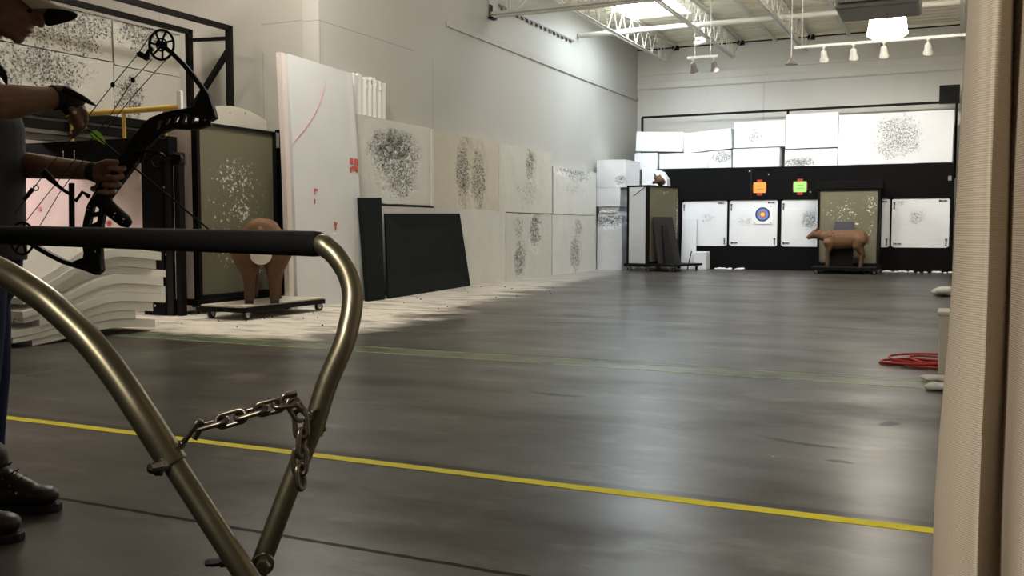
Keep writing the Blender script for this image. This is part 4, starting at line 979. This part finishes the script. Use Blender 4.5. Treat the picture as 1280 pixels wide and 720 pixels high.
rag(1166, 476, .10, .07, .05, 'crumpled white rag in front of the beige box, farther one', 1)
rag(1176, 488, .09, .08, .06, 'crumpled white rag in front of the beige box, nearer one by the curtain', 3)
rag(1184, 370, .20, .25, .17, 'white bundle on the floor far down beside the curtain', 5)
k = MB(); c0 = atZ(1150, 456); pts = []; rnd = random.Random(4)
for i in range(230):
    t = i / 229 * 2 * PI * 7; R = .16 + .05 * math.sin(t * .37) + .03 * math.sin(t * 1.7)
    pts.append(c0 + V((.05 + R * 1.25 * math.cos(t) + .05 * math.sin(t * .23), R * .9 * math.sin(t), .011 + .055 * (i / 230) * (.5 + .5 * math.sin(t * .5 + 1)) )))
pts = [c0 + V((-.26, -.05, .008)), c0 + V((-.2, -.12, .008))] + pts
tag(k.tube(pts, .0075, 8).build('red_cord', M['red_cord'], smooth=True), 'coiled red cord lying on the floor in front of the beige box', 'cord')
k = MB()
for i in range(40):
    p = V((random.uniform(-7, -5.2), random.uniform(7, 14), 0)); s = random.uniform(.005, .014); k.ell(p + V((0, 0, s * .6)), (s, s * .8, s * .6), None, 6, 4)
tag(k.build('floor_debris', M['black']), 'small dark crumbs scattered over the dusty floor by the foam wall', 'debris', kind='stuff')

# ------------------------------------------------------------------ padded rail frame close to the camera
def smoothpts(P, n=6):
    out = []
    for i in range(len(P) - 1):
        p0, p1, p2, p3 = P[max(i - 1, 0)], P[i], P[i + 1], P[min(i + 2, len(P) - 1)]
        for s in range(n):
            t = s / n; out.append(.5 * ((2 * p1) + (p2 - p0) * t + (2 * p0 - 5 * p1 + 4 * p2 - p3) * t * t + (3 * p1 - p0 - 3 * p2 + p3) * t ** 3))
    return out + [P[-1]]
rl = thing('padded_rail', 'bronze tube frame with a black padded top rail close to the camera', 'rail', (-.35, 1.05, 0), world=True)
PR = dep(401, 305, 1.10); P0 = dep(0, 293.5, 1.52); PL = PR + (P0 - PR) * 1.22
ax = (PR - PL).normalized()
MB().tube([PL - ax * 0, PL + ax * .006, PR - ax * .012, PR - ax * .003, PR], [.0130, .0148, .0148, .0142, .0128], 28).build('padded_sleeve', M['pad'], rl, smooth=True)
# right tube: out of the sleeve, round the bend and down
rt = [PR - ax * .03, PR, dep(410, 311, 1.095), dep(421, 321, 1.09), dep(434, 341, 1.085), dep(440.5, 364, 1.08), dep(440, 385, 1.075), dep(436, 407, 1.07), dep(429, 432, 1.065), dep(408, 482, 1.06), dep(390, 542, 1.055)]
MB().tube(smoothpts(rt), .0120, 20).build('right_tube', M['tube'], rl, smooth=True)
ap = dep(318, 727, 1.035)
MB().tube([dep(395, 525, 1.056), dep(354, 630, 1.045), ap], .0108, 20).build('right_lower_tube', M['tube'], rl, smooth=True)
lt = [dep(-90, 318, 1.13), dep(-45, 322, 1.10), dep(0, 339, 1.07), dep(49, 369, 1.05), dep(82, 397, 1.04), dep(112, 427, 1.03), dep(145, 469, 1.02), dep(180, 521, 1.01), dep(217, 580, 1.005)]
MB().tube(smoothpts(lt), .0152, 24).build('left_tube', M['tube'], rl, smooth=True)
MB().tube([dep(212, 572, 1.006), dep(262, 649, .995), dep(303, 712, .985), dep(314, 729, .985)], .0120, 20).build('left_lower_tube', M['tube'], rl, smooth=True)
# legs outside the picture carry the frame to the floor
foot = lambda p: MB().tube([V((p.x, p.y, 0)), V((p.x, p.y, .02))], .03, 18).build('foot', M['pad'], rl, smooth=True)
lap = dep(316, 728, 1.0)
for (p, d) in ((ap, V((.22, .18, 0))), (lap, V((-.18, -.12, 0)))):
    q = V((p.x + d.x, p.y + d.y, .02)); MB().tube([p, q], .0110, 16).build('leg', M['tube'], rl, smooth=True); foot(q)
q = V((PL.x, PL.y, .02)); MB().tube(smoothpts([PL + ax * .05, PL, PL - ax * .05 + V((0, 0, -.03)), PL - ax * .07 + V((0, 0, -.10)), PL - ax * .07 + V((0, 0, -.6)), V((PL.x, PL.y, .02)) - ax * .07]), .0120, 16).build('leg', M['tube'], rl, smooth=True); foot(V((PL.x, PL.y, 0)) - ax * .07)
e = lt[0]; MB().tube(smoothpts([lt[1], e, e + V((-.03, -.01, -.03)), e + V((-.045, -.01, -.10)), V((e.x - .045, e.y - .01, .02))]), .0152, 16).build('leg', M['tube'], rl, smooth=True); foot(V((e.x - .045, e.y - .01, 0)))
def bolt(p, d, r, L, nm='bolt', mat='bolt'):
    d = d.normalized(); k = MB(); k.tube([p - d * .002, p + d * L * .6], r, 6).tube([p + d * L * .6, p + d * L], [r, r * .75], 6).cyl(p - d * .006, p, r * 1.35, seg=18); return k.build(nm, M[mat], rl)
bolt(dep(201, 582, .99), -RIGHT * .8 - FWD * .7 - UP * .1, .0050, .010); bolt(dep(195, 585, 1.0), -RIGHT, .0062, .008, 'nut', 'bow_black')
bolt(dep(329, 706, 1.02), -FWD + RIGHT * .2, .0085, .010, 'pivot_bolt', 'chain'); bolt(dep(276, 702, .995), -RIGHT - UP * .1, .0045, .016, 'bolt', 'bow_black')
bolt(dep(386, 519, 1.044), -FWD, .0038, .006); bolt(dep(401, 536, 1.055), RIGHT, .0035, .006, 'nut', 'chain')
# chain
ch = thing('chain', 'short steel chain hung between the two bronze tubes of the padded rail', 'chain', dep(300, 540, 1.02), world=True)
cp_ = [dep(251, 534, 1.010), dep(277, 526.5, 1.009), dep(301, 519.5, 1.009), dep(326, 511.5, 1.010), dep(348, 506, 1.013), dep(366, 504, 1.017), dep(375.5, 519, 1.021), dep(377, 542, 1.022), dep(375.5, 565, 1.022), dep(375, 587, 1.022), dep(376.5, 605, 1.022)]
def link(a, b, roll, wire=.0028, wid=.0066, ext=.0056, nm='link'):
    d = (b - a).normalized(); side = d.cross(-FWD).normalized(); up = side.cross(d)
    w = side * math.cos(roll) + up * math.sin(roll); c = (a + b) / 2; L = (b - a).length / 2 + ext - wid; pts = []
    for i in range(9):
        t = -PI / 2 + PI * i / 8; pts.append(c + d * (L + wid * math.cos(t)) + w * (wid * math.sin(t)))
    for i in range(9):
        t = PI / 2 + PI * i / 8; pts.append(c + d * (-L + wid * math.cos(t)) + w * (wid * math.sin(t)))
    return MB().tube(pts, wire, 9, True).build(nm, M['chain'], ch, smooth=True)
rolls = [1.30, .25, 1.15, -.30, 1.25, .55, -.10, 1.35, .10, 1.25]
for i in range(len(cp_) - 1): link(cp_[i], cp_[i + 1], rolls[i])
MB().tube(smoothpts([dep(227, 556, 1.008), dep(235, 545, 1.004), dep(243, 533, 1.003), dep(248, 527, 1.004), dep(252, 530, 1.010), dep(249, 538, 1.014), dep(243, 549, 1.014)]), .0030, 10).build('shackle', M['chain'], ch, smooth=True)
MB().tube([dep(224, 560, 1.008), dep(229, 553, 1.006)], .0042, 6).build('shackle_pin', M['bolt'], ch)
MB().tube(smoothpts([dep(358, 508, 1.012), dep(352, 503, 1.012), dep(355, 495, 1.012), dep(362, 493, 1.014), dep(371, 491, 1.016)]), .0032, 10).build('hook', M['chain'], ch, smooth=True)
MB().tube(smoothpts([dep(366, 502, 1.012), dep(373, 508, 1.014), dep(380, 516, 1.03), dep(387, 520, 1.048)]), .0028, 10).build('eye_bolt', M['chain'], ch, smooth=True)

# ------------------------------------------------------------------ the archer
D0 = 3.15
def B(x, y, s=0.0): return dep(x, y, D0 + s)
pr = thing('person', 'person in tan cap and grey shirt holding a compound bow at the left', 'person', (-2.93, 2.14, 0), world=True)
ct_, st_ = math.cos(math.radians(38)), math.sin(math.radians(38))
HF = RIGHT * ct_ - V((0, 0, 1)) * st_; HU = RIGHT * st_ + V((0, 0, 1)) * ct_; HS = AWAY * 1.0
HC = B(18, -6, 0)
def H(a, b, s=0): return HC + HF * a + HU * b + HS * s
HR = Matrix((HF, HS, HU)).transposed()
k = MB()
k.ell(H(0, 0), (.100, .077, .105), HR, 28, 18)
k.ell(H(.050, -.055), (.056, .058, .075), HR, 24, 14).ell(H(.045, -.092), (.060, .050, .036), HR, 24, 12).ell(H(.090, -.104), (.020, .025, .020), HR, 16, 10)
k.caps([H(.094, .012), H(.112, -.008), H(.124, -.022)], [.008, .0105, .0125], 12)
for s in (-1, 1):
    k.ell(H(.112, -.029, s * .011), (.012, .008, .009), HR, 12, 8).ell(H(.070, -.034, s * .036), (.026, .022, .024), HR, 14, 10)
    k.ell(H(-.012, -.022, s * .078), (.024, .009, .033), Matrix.Rotation(s * .35, 3, V((0, 0, 1))) @ HR, 14, 10)
k.ell(H(.089, .014), (.014, .046, .010), HR, 16, 8).ell(H(.104, -.063), (.012, .023, .0075), HR, 14, 8).ell(H(.100, -.080), (.012, .021, .0080), HR, 14, 8)
k.caps([H(-.025, -.06), B(-28, 44), B(-50, 86)], [.062, .060, .075], 20)
# trunk and legs under the clothes
def tr(y, cx, rf, rs, n=24):
    c = B(cx, y); return [c + RIGHT * (rf * math.cos(2 * PI * j / n)) + AWAY * (rs * math.sin(2 * PI * j / n)) for j in range(n)]
k.loft([tr(72, -50, .05, .08), tr(86, -50, .080, .165), tr(120, -43, .098, .165), tr(180, -33, .105, .16), tr(250, -32, .095, .145), tr(310, -33, .085, .13), tr(345, -33, .07, .11)])
legs = [((-31, 330, .09), (-21, 465, .10), (-21, 600, .09), (-20, 628, .09)), ((-33, 330, -.09), (-36, 478, -.17), (-68, 625, -.22), (-74, 655, -.22))]
for L in legs: k.caps([B(*p) for p in L], [.062, .052, .040, .042], 16)
# arms
Rs, Re, Rw = B(-46, 68, -.19), B(-6, 129, -.33), B(80, 121, -.16)
Ls, Le, Lw = B(-48, 80, .19), B(2, 204, .14), B(118, 214, -.02)
k.caps([Rs, Rs.lerp(Re, .55), Re], [.058, .055, .052], 16); k.caps([Re, Re.lerp(Rw, .28), Re.lerp(Rw, .65), Rw], [.050, .051, .038, .029], 16)
k.caps([Ls, Ls.lerp(Le, .5), Le], [.058, .050, .045], 16); k.caps([Le, Le.lerp(Lw, .3), Le.lerp(Lw, .7), Lw], [.045, .044, .035, .029], 16)
# right hand: palm turned down, fingers closed on the string release
k.caps([Rw, B(92, 132, -.145), B(100, 143, -.13)], [.026, .032, .026], 14)
for i, (x, y, s) in enumerate(((106, 141, -.155), (104, 147, -.140), (100, 152, -.122), (95, 156, -.108))):
    k.caps([B(x - 8, y - 8, s - .004), B(x, y, s - .008), B(x + 1.5, y + 9, s), B(x - 4, y + 15, s + .012), B(x - 8, y + 12, s + .018)], [.0105, .0105, .0095, .0088, .008], 10)
k.caps([B(90, 136, -.17), B(97, 148, -.178), B(101, 157, -.165)], [.013, .0115, .0095], 10)
# left hand round the bow grip
k.caps([Lw, B(128, 218, -.03), B(136, 223, -.035)], [.028, .033, .026], 14); k.caps([B(124, 213, -.045), B(134, 211, -.06)], [.020, .015], 12)
for i, (x, y) in enumerate(((152, 209), (149, 219), (145, 229), (139, 238))):
    k.caps([B(x - 22, y - 2, .0), B(x - 6, y - 2, .012), B(x + 4, y, -.016), B(x + 2, y + 2, -.060), B(x - 8, y + 3, -.085), B(x - 15, y + 2, -.088)], [.0115, .0105, .0102, .0098, .0092, .0085], 10)
k.caps([B(122, 208, -.05), B(134, 203, -.078), B(146, 203, -.088)], [.014, .0115, .0095], 10)
k.build('body', M['skin'], pr, remesh=.0042, smoothit=3)
for s in (-1, 1): MB().ell(H(.081, -.004, s * .031), (.012, .012, .012), HR, 14, 10).build('eye', M['eye'], pr, smooth=True)
# hair under the cap
k = MB()
for i in range(60):
    a = random.uniform(1.9, 4.4); r = random.uniform(-.055, -.01)
    k.ell(H(.100 * math.cos(a) * 1.0, r, .078 * math.sin(a) * 1.02), (.014, .010, .022), HR, 8, 6)
k.build('hair', plain('dark_hair', (.018, .012, .009), .7), pr, remesh=.006, smoothit=1)
# cap: crown and curved brim
cap = MB()
rows = []
for i in range(9):
    b_ = -.004 + .122 * math.sin(PI / 2 * i / 8); q = math.sqrt(max(0, 1 - ((b_ - .0) / .120) ** 2)) if i < 8 else .06
    rows.append([H(-.004 + .108 * q * math.cos(2 * PI * j / 32), b_ + .018 * math.cos(2 * PI * j / 32), .086 * q * math.sin(2 * PI * j / 32)) for j in range(32)])
cap.loft(rows); capo = cap.build('cap', M['cap'], pr, smooth=True)
def brim(u, v, off=0):
    w = -1 + 2 * u; ang = w * 1.15; a0 = .100 * math.cos(ang * .92); s0 = .082 * math.sin(ang)
    out = .098 * (1 - .30 * w * w)
    return H(a0 + out * v * (1 - .10 * w * w), .050 - .052 * w * w + .028 * v - .030 * v * w * w - off - .20 * s0, s0 * (1 + .12 * v * (1 - abs(w))))
MB().grid(lambda u, v: brim(u, v), 28, 10, HU * -.002).build('brim', M['cap'], capo, smooth=True)
MB().grid(lambda u, v: brim(u, v * .985, .0026), 28, 10, HU * -.0015).build('brim_lining', M['cap_dark'], capo, smooth=True)
MB().ell(H(.0, .128), (.009, .009, .005), HR, 10, 6).build('button', M['cap'], capo, smooth=True)
# shirt
k = MB()
k.loft([tr(66, -50, .066, .085), tr(76, -52, .090, .165), tr(96, -50, .118, .195), tr(125, -42, .132, .20), tr(155, -34, .140, .20), tr(210, -31, .139, .188), tr(265, -30, .136, .185), tr(300, -30, .137, .192), tr(326, -30, .140, .198)])
k.tube([Rs + V((0, 0, .01)), Rs.lerp(Re, .3), Rs.lerp(Re, .55)], [.085, .078, .074], 18); k.tube([Ls + V((0, 0, .01)), Ls.lerp(Le, .3), Ls.lerp(Le, .55)], [.088, .078, .076], 18)
k.build('shirt', M['shirt'], pr, remesh=.010, smoothit=2)
k = MB(); k.tube([Rs.lerp(Re, .535), Rs.lerp(Re, .57)], [.0765, .0755], 20); k.build('sleeve_hem', M['strap'], pr, smooth=True)
# jeans
k = MB(); k.loft([tr(296, -32, .128, .178), tr(330, -32, .132, .185), tr(362, -33, .125, .175), tr(385, -33, .09, .12)])
k.caps([B(*p) for p in ((-29, 345, .095), (-22, 400, .10), (-19, 466, .10), (-21, 540, .095), (-22, 600, .09), (-20, 632, .09))], [.100, .088, .079, .068, .062, .066], 20)
k.caps([B(*p) for p in ((-34, 345, -.095), (-33, 410, -.13), (-35, 480, -.17), (-52, 560, -.2), (-68, 625, -.22), (-72, 650, -.22))], [.100, .090, .079, .068, .064, .066], 20)
k.build('jeans', M['jeans'], pr, remesh=.012, smoothit=3)
# boots
def boot(toe, yaw):
    f = V((math.cos(yaw), math.sin(yaw), 0)); s = V((-f.y, f.x, 0)); base = V((toe.x, toe.y, 0)) - f * .30
    L = lambda x, y, z: base + f * x + s * y + V((0, 0, z))
    R = Matrix((f, s, V((0, 0, 1)))).transposed()
    k = MB(); k.ell(L(.235, 0, .052), (.062, .048, .036), R).ell(L(.16, 0, .055), (.085, .044, .046), R).ell(L(.065, 0, .058), (.062, .040, .046), R)
    k.caps([L(.085, 0, .08), L(.075, 0, .13), L(.07, 0, .185)], [.050, .052, .056], 18); k.caps([L(.10, 0, .115), L(.20, 0, .066)], [.040, .036], 14)
    b = k.build('boot', M['boot'], pr, remesh=.007, smoothit=3)
    out = []
    for (x, w) in ((0, .022), (.01, .034), (.06, .040), (.13, .036), (.20, .046), (.25, .048), (.28, .038), (.302, .016)): out.append((x, w))
    poly = [L(x, w, 0) for x, w in out] + [L(x, -w, 0) for x, w in reversed(out)]
    MB().prism(poly, V((0, 0, .026))).build('sole', M['sole'], b, bevel=.004)
    k = MB()
    for i in range(4):
        x = .125 + .022 * i; z = .150 - .024 * i
        k.tube([L(x - .01, -.034, z - .004), L(x + .012, -.012, z + .012), L(x + .012, .012, z + .012), L(x - .01, .034, z - .004)], .0030, 8)
    k.build('laces', M['strap'], b, smooth=True)
    k = MB()
    for i in range(4):
        x = .112 + .022 * i; z = .146 - .024 * i; k.cyl(L(x, -.040, z - .006), L(x + .002, -.047, z - .002), .0042, seg=10)
    k.build('eyelet', M['bolt'], b)
boot(atZ(75, 638), YAW); boot(atZ(27, 676), YAW - .12)
# release strap on the right wrist, strap on the left wrist
ws = MB(); d = (B(100, 143, -.13) - Re).normalized()
ws.tube([Re.lerp(Rw, .84), Re.lerp(Rw, .92), Rw, B(88, 128, -.15), B(95, 137, -.14)], [.0385, .0375, .037, .0385, .0365], 22); w_ = ws.build('wrist_strap', M['strap'], pr, smooth=True)
MB().tube([B(80, 111, -.20), B(92, 117, -.20), B(104, 123, -.19), B(114, 129, -.16), B(120, 132, -.11)], [.010, .010, .009, .006, .002], 12).build('release_trigger', M['bow_black'], w_, smooth=True)
MB().ell(B(93, 141, -.19), (.0065, .0065, .0065), None, 10, 8).build('rivet', M['white_plastic'], w_, smooth=True)
MB().tube([Le.lerp(Lw, .97), B(124, 217, -.025)], [.0315, .0325], 20).build('wrist_band', M['strap'], pr, smooth=True)

# ------------------------------------------------------------------ compound bow
def bp(x, y, off=0):
    perp = (x - 203) * .802 + (y - 70) * .597
    return dep(x, y, 3.07 + .0012 * perp + off)
PX = 3.1 / F_PX
bw = thing('compound_bow', 'black compound bow held out in front of the person', 'bow', bp(150, 215), world=True)
def plate(pts, th, mb): mb.prism([bp(x, y, -th / 2) for x, y in pts], FWD * th); return mb
def ribbon(pts, ws, th, mb):
    L, R = [], []
    for i, p in enumerate(pts):
        a = V((*pts[max(i - 1, 0)], 0)); b = V((*pts[min(i + 1, len(pts) - 1)], 0)); t = (b - a).normalized(); n = V((-t.y, t.x, 0)); w = ws[i] / 2
        L.append((p[0] + n.x * w, p[1] + n.y * w)); R.append((p[0] - n.x * w, p[1] - n.y * w))
    for i in range(len(pts) - 1): plate([L[i], L[i + 1], R[i + 1], R[i]], th, mb)
    return mb
k = MB()                                          # machined riser: rails and webs round open windows
A1 = [(264, 141), (246, 137), (226, 140), (206, 144), (190, 150), (178, 160)]; B1 = [(262, 152), (248, 157), (234, 158), (215, 157), (201, 163), (190, 173), (183, 181)]
ribbon(A1, [8] * 6, .026, k); ribbon(B1, [7] * 7, .026, k)
for (a, b) in (((252, 139), (250, 156)), ((240, 140), (236, 157)), ((229, 141), (223, 157)), ((218, 143), (212, 157)), ((208, 144), (202, 161)), ((196, 149), (192, 170)), ((184, 156), (184, 176))): ribbon([a, b], [5, 5], .024, k)
plate([(186, 152), (197, 163), (188, 176), (178, 192), (168, 206), (158, 219), (148, 232), (136, 226), (136, 211), (146, 202), (155, 187), (166, 171), (176, 159)], .030, k)
A2 = [(133, 224), (122, 240), (112, 258), (107, 280), (105, 300), (108, 316), (106, 330)]; B2 = [(146, 230), (134, 246), (127, 262), (124, 280), (122, 300), (123, 322), (123, 340)]
ribbon(A2, [8] * 7, .026, k); ribbon(B2, [7] * 7, .026, k)
for (a, b) in (((124, 238), (133, 246)), ((115, 252), (128, 260)), ((108, 270), (126, 266)), ((107, 287), (124, 278)), ((105, 300), (123, 296)), ((107, 314), (122, 308)), ((107, 322), (123, 330))): ribbon([a, b], [5, 5], .024, k)
k.build('riser', M['bow_black'], bw, bevel=.0015)
plate([(137, 208), (150, 214), (142, 232), (133, 248), (122, 243), (128, 226)], .034, MB()).build('grip', M['bow_black'], bw, bevel=.006)
for nm, pts in (('limb_pocket', [(238, 144), (247, 119), (254, 108), (261, 118), (267, 138), (269, 146), (262, 150)]), ('limb_pocket', [(90, 327), (103, 322), (112, 313), (124, 318), (126, 338), (119, 344), (106, 339), (92, 334)])):
    plate(pts, .040, MB()).build(nm, M['bow_black'], bw, bevel=.003)
for nm, pts in (('limb', [(264, 134), (259, 119), (250, 106), (240, 93), (229, 80), (216, 67), (203, 57)]), ('limb', [(112, 336), (98, 333), (80, 327), (64, 319), (50, 311), (38, 303), (28, 297)])):
    k = MB()
    for off in (-.013, .013):
        q = [bp(x, y, off) for x, y in pts]
        for i in range(len(q) - 1): k.bar(q[i], q[i + 1].lerp(q[i + 1] + (q[i + 1] - q[i]), .04), .014, .026 - .001 * i, FWD)
    k.build(nm, plain('olive_black_limb', (.014, .014, .009), .55, 0, .1, 8, .2), bw)
def wheel_(cx, cy_, rx, ry, nsp, rot, nm):
    k = MB(); E = lambda a, s=1, off=0: bp(cx + rx * s * math.cos(a), cy_ + ry * s * math.sin(a), off)
    k.tube([E(2 * PI * i / 40) for i in range(40)], .0042, 8, True)
    for j in range(nsp):
        a = rot + 2 * PI * j / nsp; k.tube([E(a, .12), E(a + .22, .5), E(a + .30, 1)], .0034, 8)
    k.cyl(bp(cx, cy_, -.022), bp(cx, cy_, .022), .013, seg=16); k.tube([E(2 * PI * i / 20, .42) for i in range(20)], .0028, 8, True)
    return k.build(nm, M['bow_black'], bw, smooth=True)
wheel_(202, 56, 15.2, 18.6, 7, .3, 'cam_wheel'); wheel_(28, 298, 14.5, 20, 7, 1.0, 'cam_wheel')
plate([(170, 66), (175, 64), (181, 67), (184, 62), (189, 58), (191, 61), (186, 66), (186, 73), (181, 75), (172, 70)], .014, MB()).build('cam_module', M['bow_black'], bw)
MB().tube([bp(188, 44), bp(172, 68), bp(141, 106), bp(113, 142), bp(103, 155), bp(52, 222), bp(18, 268)], .0016, 8).build('string', M['string'], bw)
for pts in ([(190, 74), (166, 100), (137, 146), (68, 232), (33, 276)], [(208, 74), (171, 115), (145, 146), (75, 240), (50, 282)]):
    MB().tube([bp(x, y, .012) for x, y in pts], .0014, 8).build('cable', M['string'], bw)
for (x, y) in ((141, 106), (166, 100)):
    MB().ell(bp(x, y), (.007, .007, .009), None, 12, 8).build('peep_sight', M['bow_black'], bw, smooth=True)
MB().tube([bp(41, 236), bp(30, 250)], [.007, .006], 10).build('string_silencer', M['bow_black'], bw)
MB().ring(bp(45, 235), -FWD, .008, .002, 16).build('string_loop', M['bow_black'], bw)
MB().tube([bp(53, 213, -.03), bp(62, 222, -.03), bp(72, 232, -.02), bp(80, 238), bp(88, 243), bp(95, 251), bp(103, 240), bp(112, 246)], [.012, .011, .006, .0055, .0055, .007, .006, .008], 12).build('cable_guard', M['bow_black'], bw, smooth=True)
MB().bar(bp(89.5, 229, .03), bp(90, 300, .03), .016, .012).build('quiver_rod', M['bow_black'], bw, bevel=.002)
MB().tube([bp(118, 244, -.03), bp(126, 249, -.03), bp(140, 263, -.035), bp(157, 277, -.04), bp(163, 281, -.04)], [.018, .026, .024, .022, .012], 18).build('stabiliser', M['bow_black'], bw, smooth=True)
for (x, y) in ((143, 267), (142, 271), (154, 274), (153, 278), (119, 240), (112, 258), (110, 262)): MB().ell(bp(x, y, -.066 if x > 130 else -.02), (.0035, .0035, .0035), None, 8, 6).build('bright_screw', M['bolt'], bw)
MB().bar(bp(168, 186, -.03), bp(218, 197, -.035), .014, .010).build('sight_bracket', M['bow_black'], bw)
k = MB(); k.ring(bp(198, 201, -.05), -FWD, .024, .0038, 28).tube([bp(198, 201, -.05), bp(198, 210, -.05)], .0012, 6); k.build('sight_ring', M['bow_black'], bw, smooth=True)
plate([(214, 192), (225, 193), (226, 197), (223, 206), (214, 206)], .03, MB()).build('sight_housing', M['bow_black'], bw, bevel=.003)
MB().ring(bp(203, 171, -.04), -FWD, .010, .0022, 18, 8, .5).build('sight_level', M['chain'], bw)
MB().tube([bp(172, 178, -.02), bp(180, 190, -.03), bp(176, 203, -.03)], .006, 10).build('arrow_rest', M['bow_black'], bw, smooth=True)
# arrow on the string
ar = thing('arrow', 'black arrow with green vanes nocked on the bow string', 'arrow', bp(115, 163), world=True)
a0, a1 = dep(104, 157, 3.035), dep(265, 290, 3.27); ad = (a1 - a0).normalized()
MB().cyl(a0 + ad * .012, a1, .0032, seg=10).build('shaft', M['carbon'], ar, smooth=True)
MB().tube([a0 - ad * .004, a0 + ad * .014], [.0045, .0035], 10).build('nock', M['white_plastic'], ar, smooth=True)
MB().tube([a1 - ad * .01, a1 + ad * .012], [.0036, .0008], 10).build('point', M['bolt'], ar, smooth=True)
u_, v_ = basis(ad)
for j in range(3):
    a = j * 2 * PI / 3 + .5; n = u_ * math.cos(a) + v_ * math.sin(a); t = ad.cross(n) * .0012; f0 = a0 + ad * .026
    MB().prism([f0 + n * .003, f0 + ad * .012 + n * .016, f0 + ad * .026 + n * .017, f0 + ad * .052 + n * .007, f0 + ad * .060 + n * .003], t).build('vane', M['green'], ar)

# ------------------------------------------------------------------ light
def area(loc, size, e, col=(1, .94, .85), rot=(0, 0, 0), sy_=None):
    l = bpy.data.lights.new('left_fill_light', 'AREA'); l.energy = e; l.size = size; l.color = col
    if sy_: l.shape = 'RECTANGLE'; l.size_y = sy_
    o = bpy.data.objects.new('left_fill_light', l); o.location = loc; o.rotation_euler = rot; C.objects.link(o); return o
def bulb(loc, e, col, r=.2):
    l = bpy.data.lights.new('unseen_overhead_light', 'POINT'); l.energy = e; l.shadow_soft_size = r; l.color = col
    o = bpy.data.objects.new('unseen_overhead_light', l); o.location = loc; C.objects.link(o); return o
for (x, y, z, e, c) in ((-4.2, 15.6, 4.95, 80, (1, .98, .93)), (-1.0, 10.5, 4.95, 40, (1, .93, .80)), (-6.25, 8.3, 4.95, 260, (1, .975, .92)), (-1.6, 16.6, 5.0, 45, (1, .91, .75)), (-9.6, 7.0, 5.0, 48, (1, .94, .84)), (-4.4, 6.2, 4.95, 46, (1, .94, .85)), (-1.2, 3.0, 4.95, 5, (1, .88, .74)), (-5.0, 2.0, 4.95, 26, (1, .92, .82))):
    bulb((x, y, z), e, c)  # unseen overhead lamps, several placed to brighten the foam stack, dust and deck
area((-10.9, 5.4, 2.9), .6, 90, (1, .82, .78), (math.radians(50), 0, math.radians(-20)))  # unseen lamp added low at the left to brighten the cloth
def spot(loc, target, e, ang, col=(1, .97, .92), blend=.6):
    l = bpy.data.lights.new('track_or_fill_spot', 'SPOT'); l.energy = e; l.spot_size = math.radians(ang); l.spot_blend = blend; l.shadow_soft_size = .08; l.color = col
    o = bpy.data.objects.new('track_or_fill_spot', l); o.location = loc; o.rotation_euler = (V(target) - V(loc)).to_track_quat('-Z', 'Y').to_euler(); C.objects.link(o)
for x, w in LAMPS:
    px = atY(x, 55, TY).x; spot((px, TY + .1, TZ - .27), (px - .1, 21.9, 1.6), 85, 95)
spot((-.95, -1.6, 2.7), (.15, 1.6, 1.35), 510, 54, (1, .93, .82), .9)  # added spot behind the camera, on no track, that brightens the curtain
for x in (-4.2, -5.5): spot((x, TY, TZ - .2), (x, 21.9, 1.7), 90, 95, (.94, .97, 1))  # additional spots without lamp heads, lighting the left bays
w = bpy.data.worlds.new('world'); scn.world = w; w.use_nodes = True
w.node_tree.nodes['Background'].inputs[0].default_value = (.8, .85, 1, 1); w.node_tree.nodes['Background'].inputs[1].default_value = .02

# ------------------------------------------------------------------ camera
cd = bpy.data.cameras.new('camera'); cd.sensor_width = 36; cd.lens = F_PX / 1280 * 36; cd.clip_start = .05; cd.clip_end = 100
co = bpy.data.objects.new('camera', cd); co.location = EYE
co.matrix_world = Matrix.Translation(EYE) @ Matrix((RIGHT, UP, -FWD)).transposed().to_4x4()
C.objects.link(co); scn.camera = co
vs_ = scn.view_settings; vs_.view_transform = 'Standard'; vs_.look = 'None'; vs_.gamma = 1; vs_.exposure = 0.22; vs_.use_curve_mapping = False
scn.cycles.use_denoising = True; scn.cycles.max_bounces = 8; scn.cycles.caustics_reflective = False; scn.cycles.caustics_refractive = False
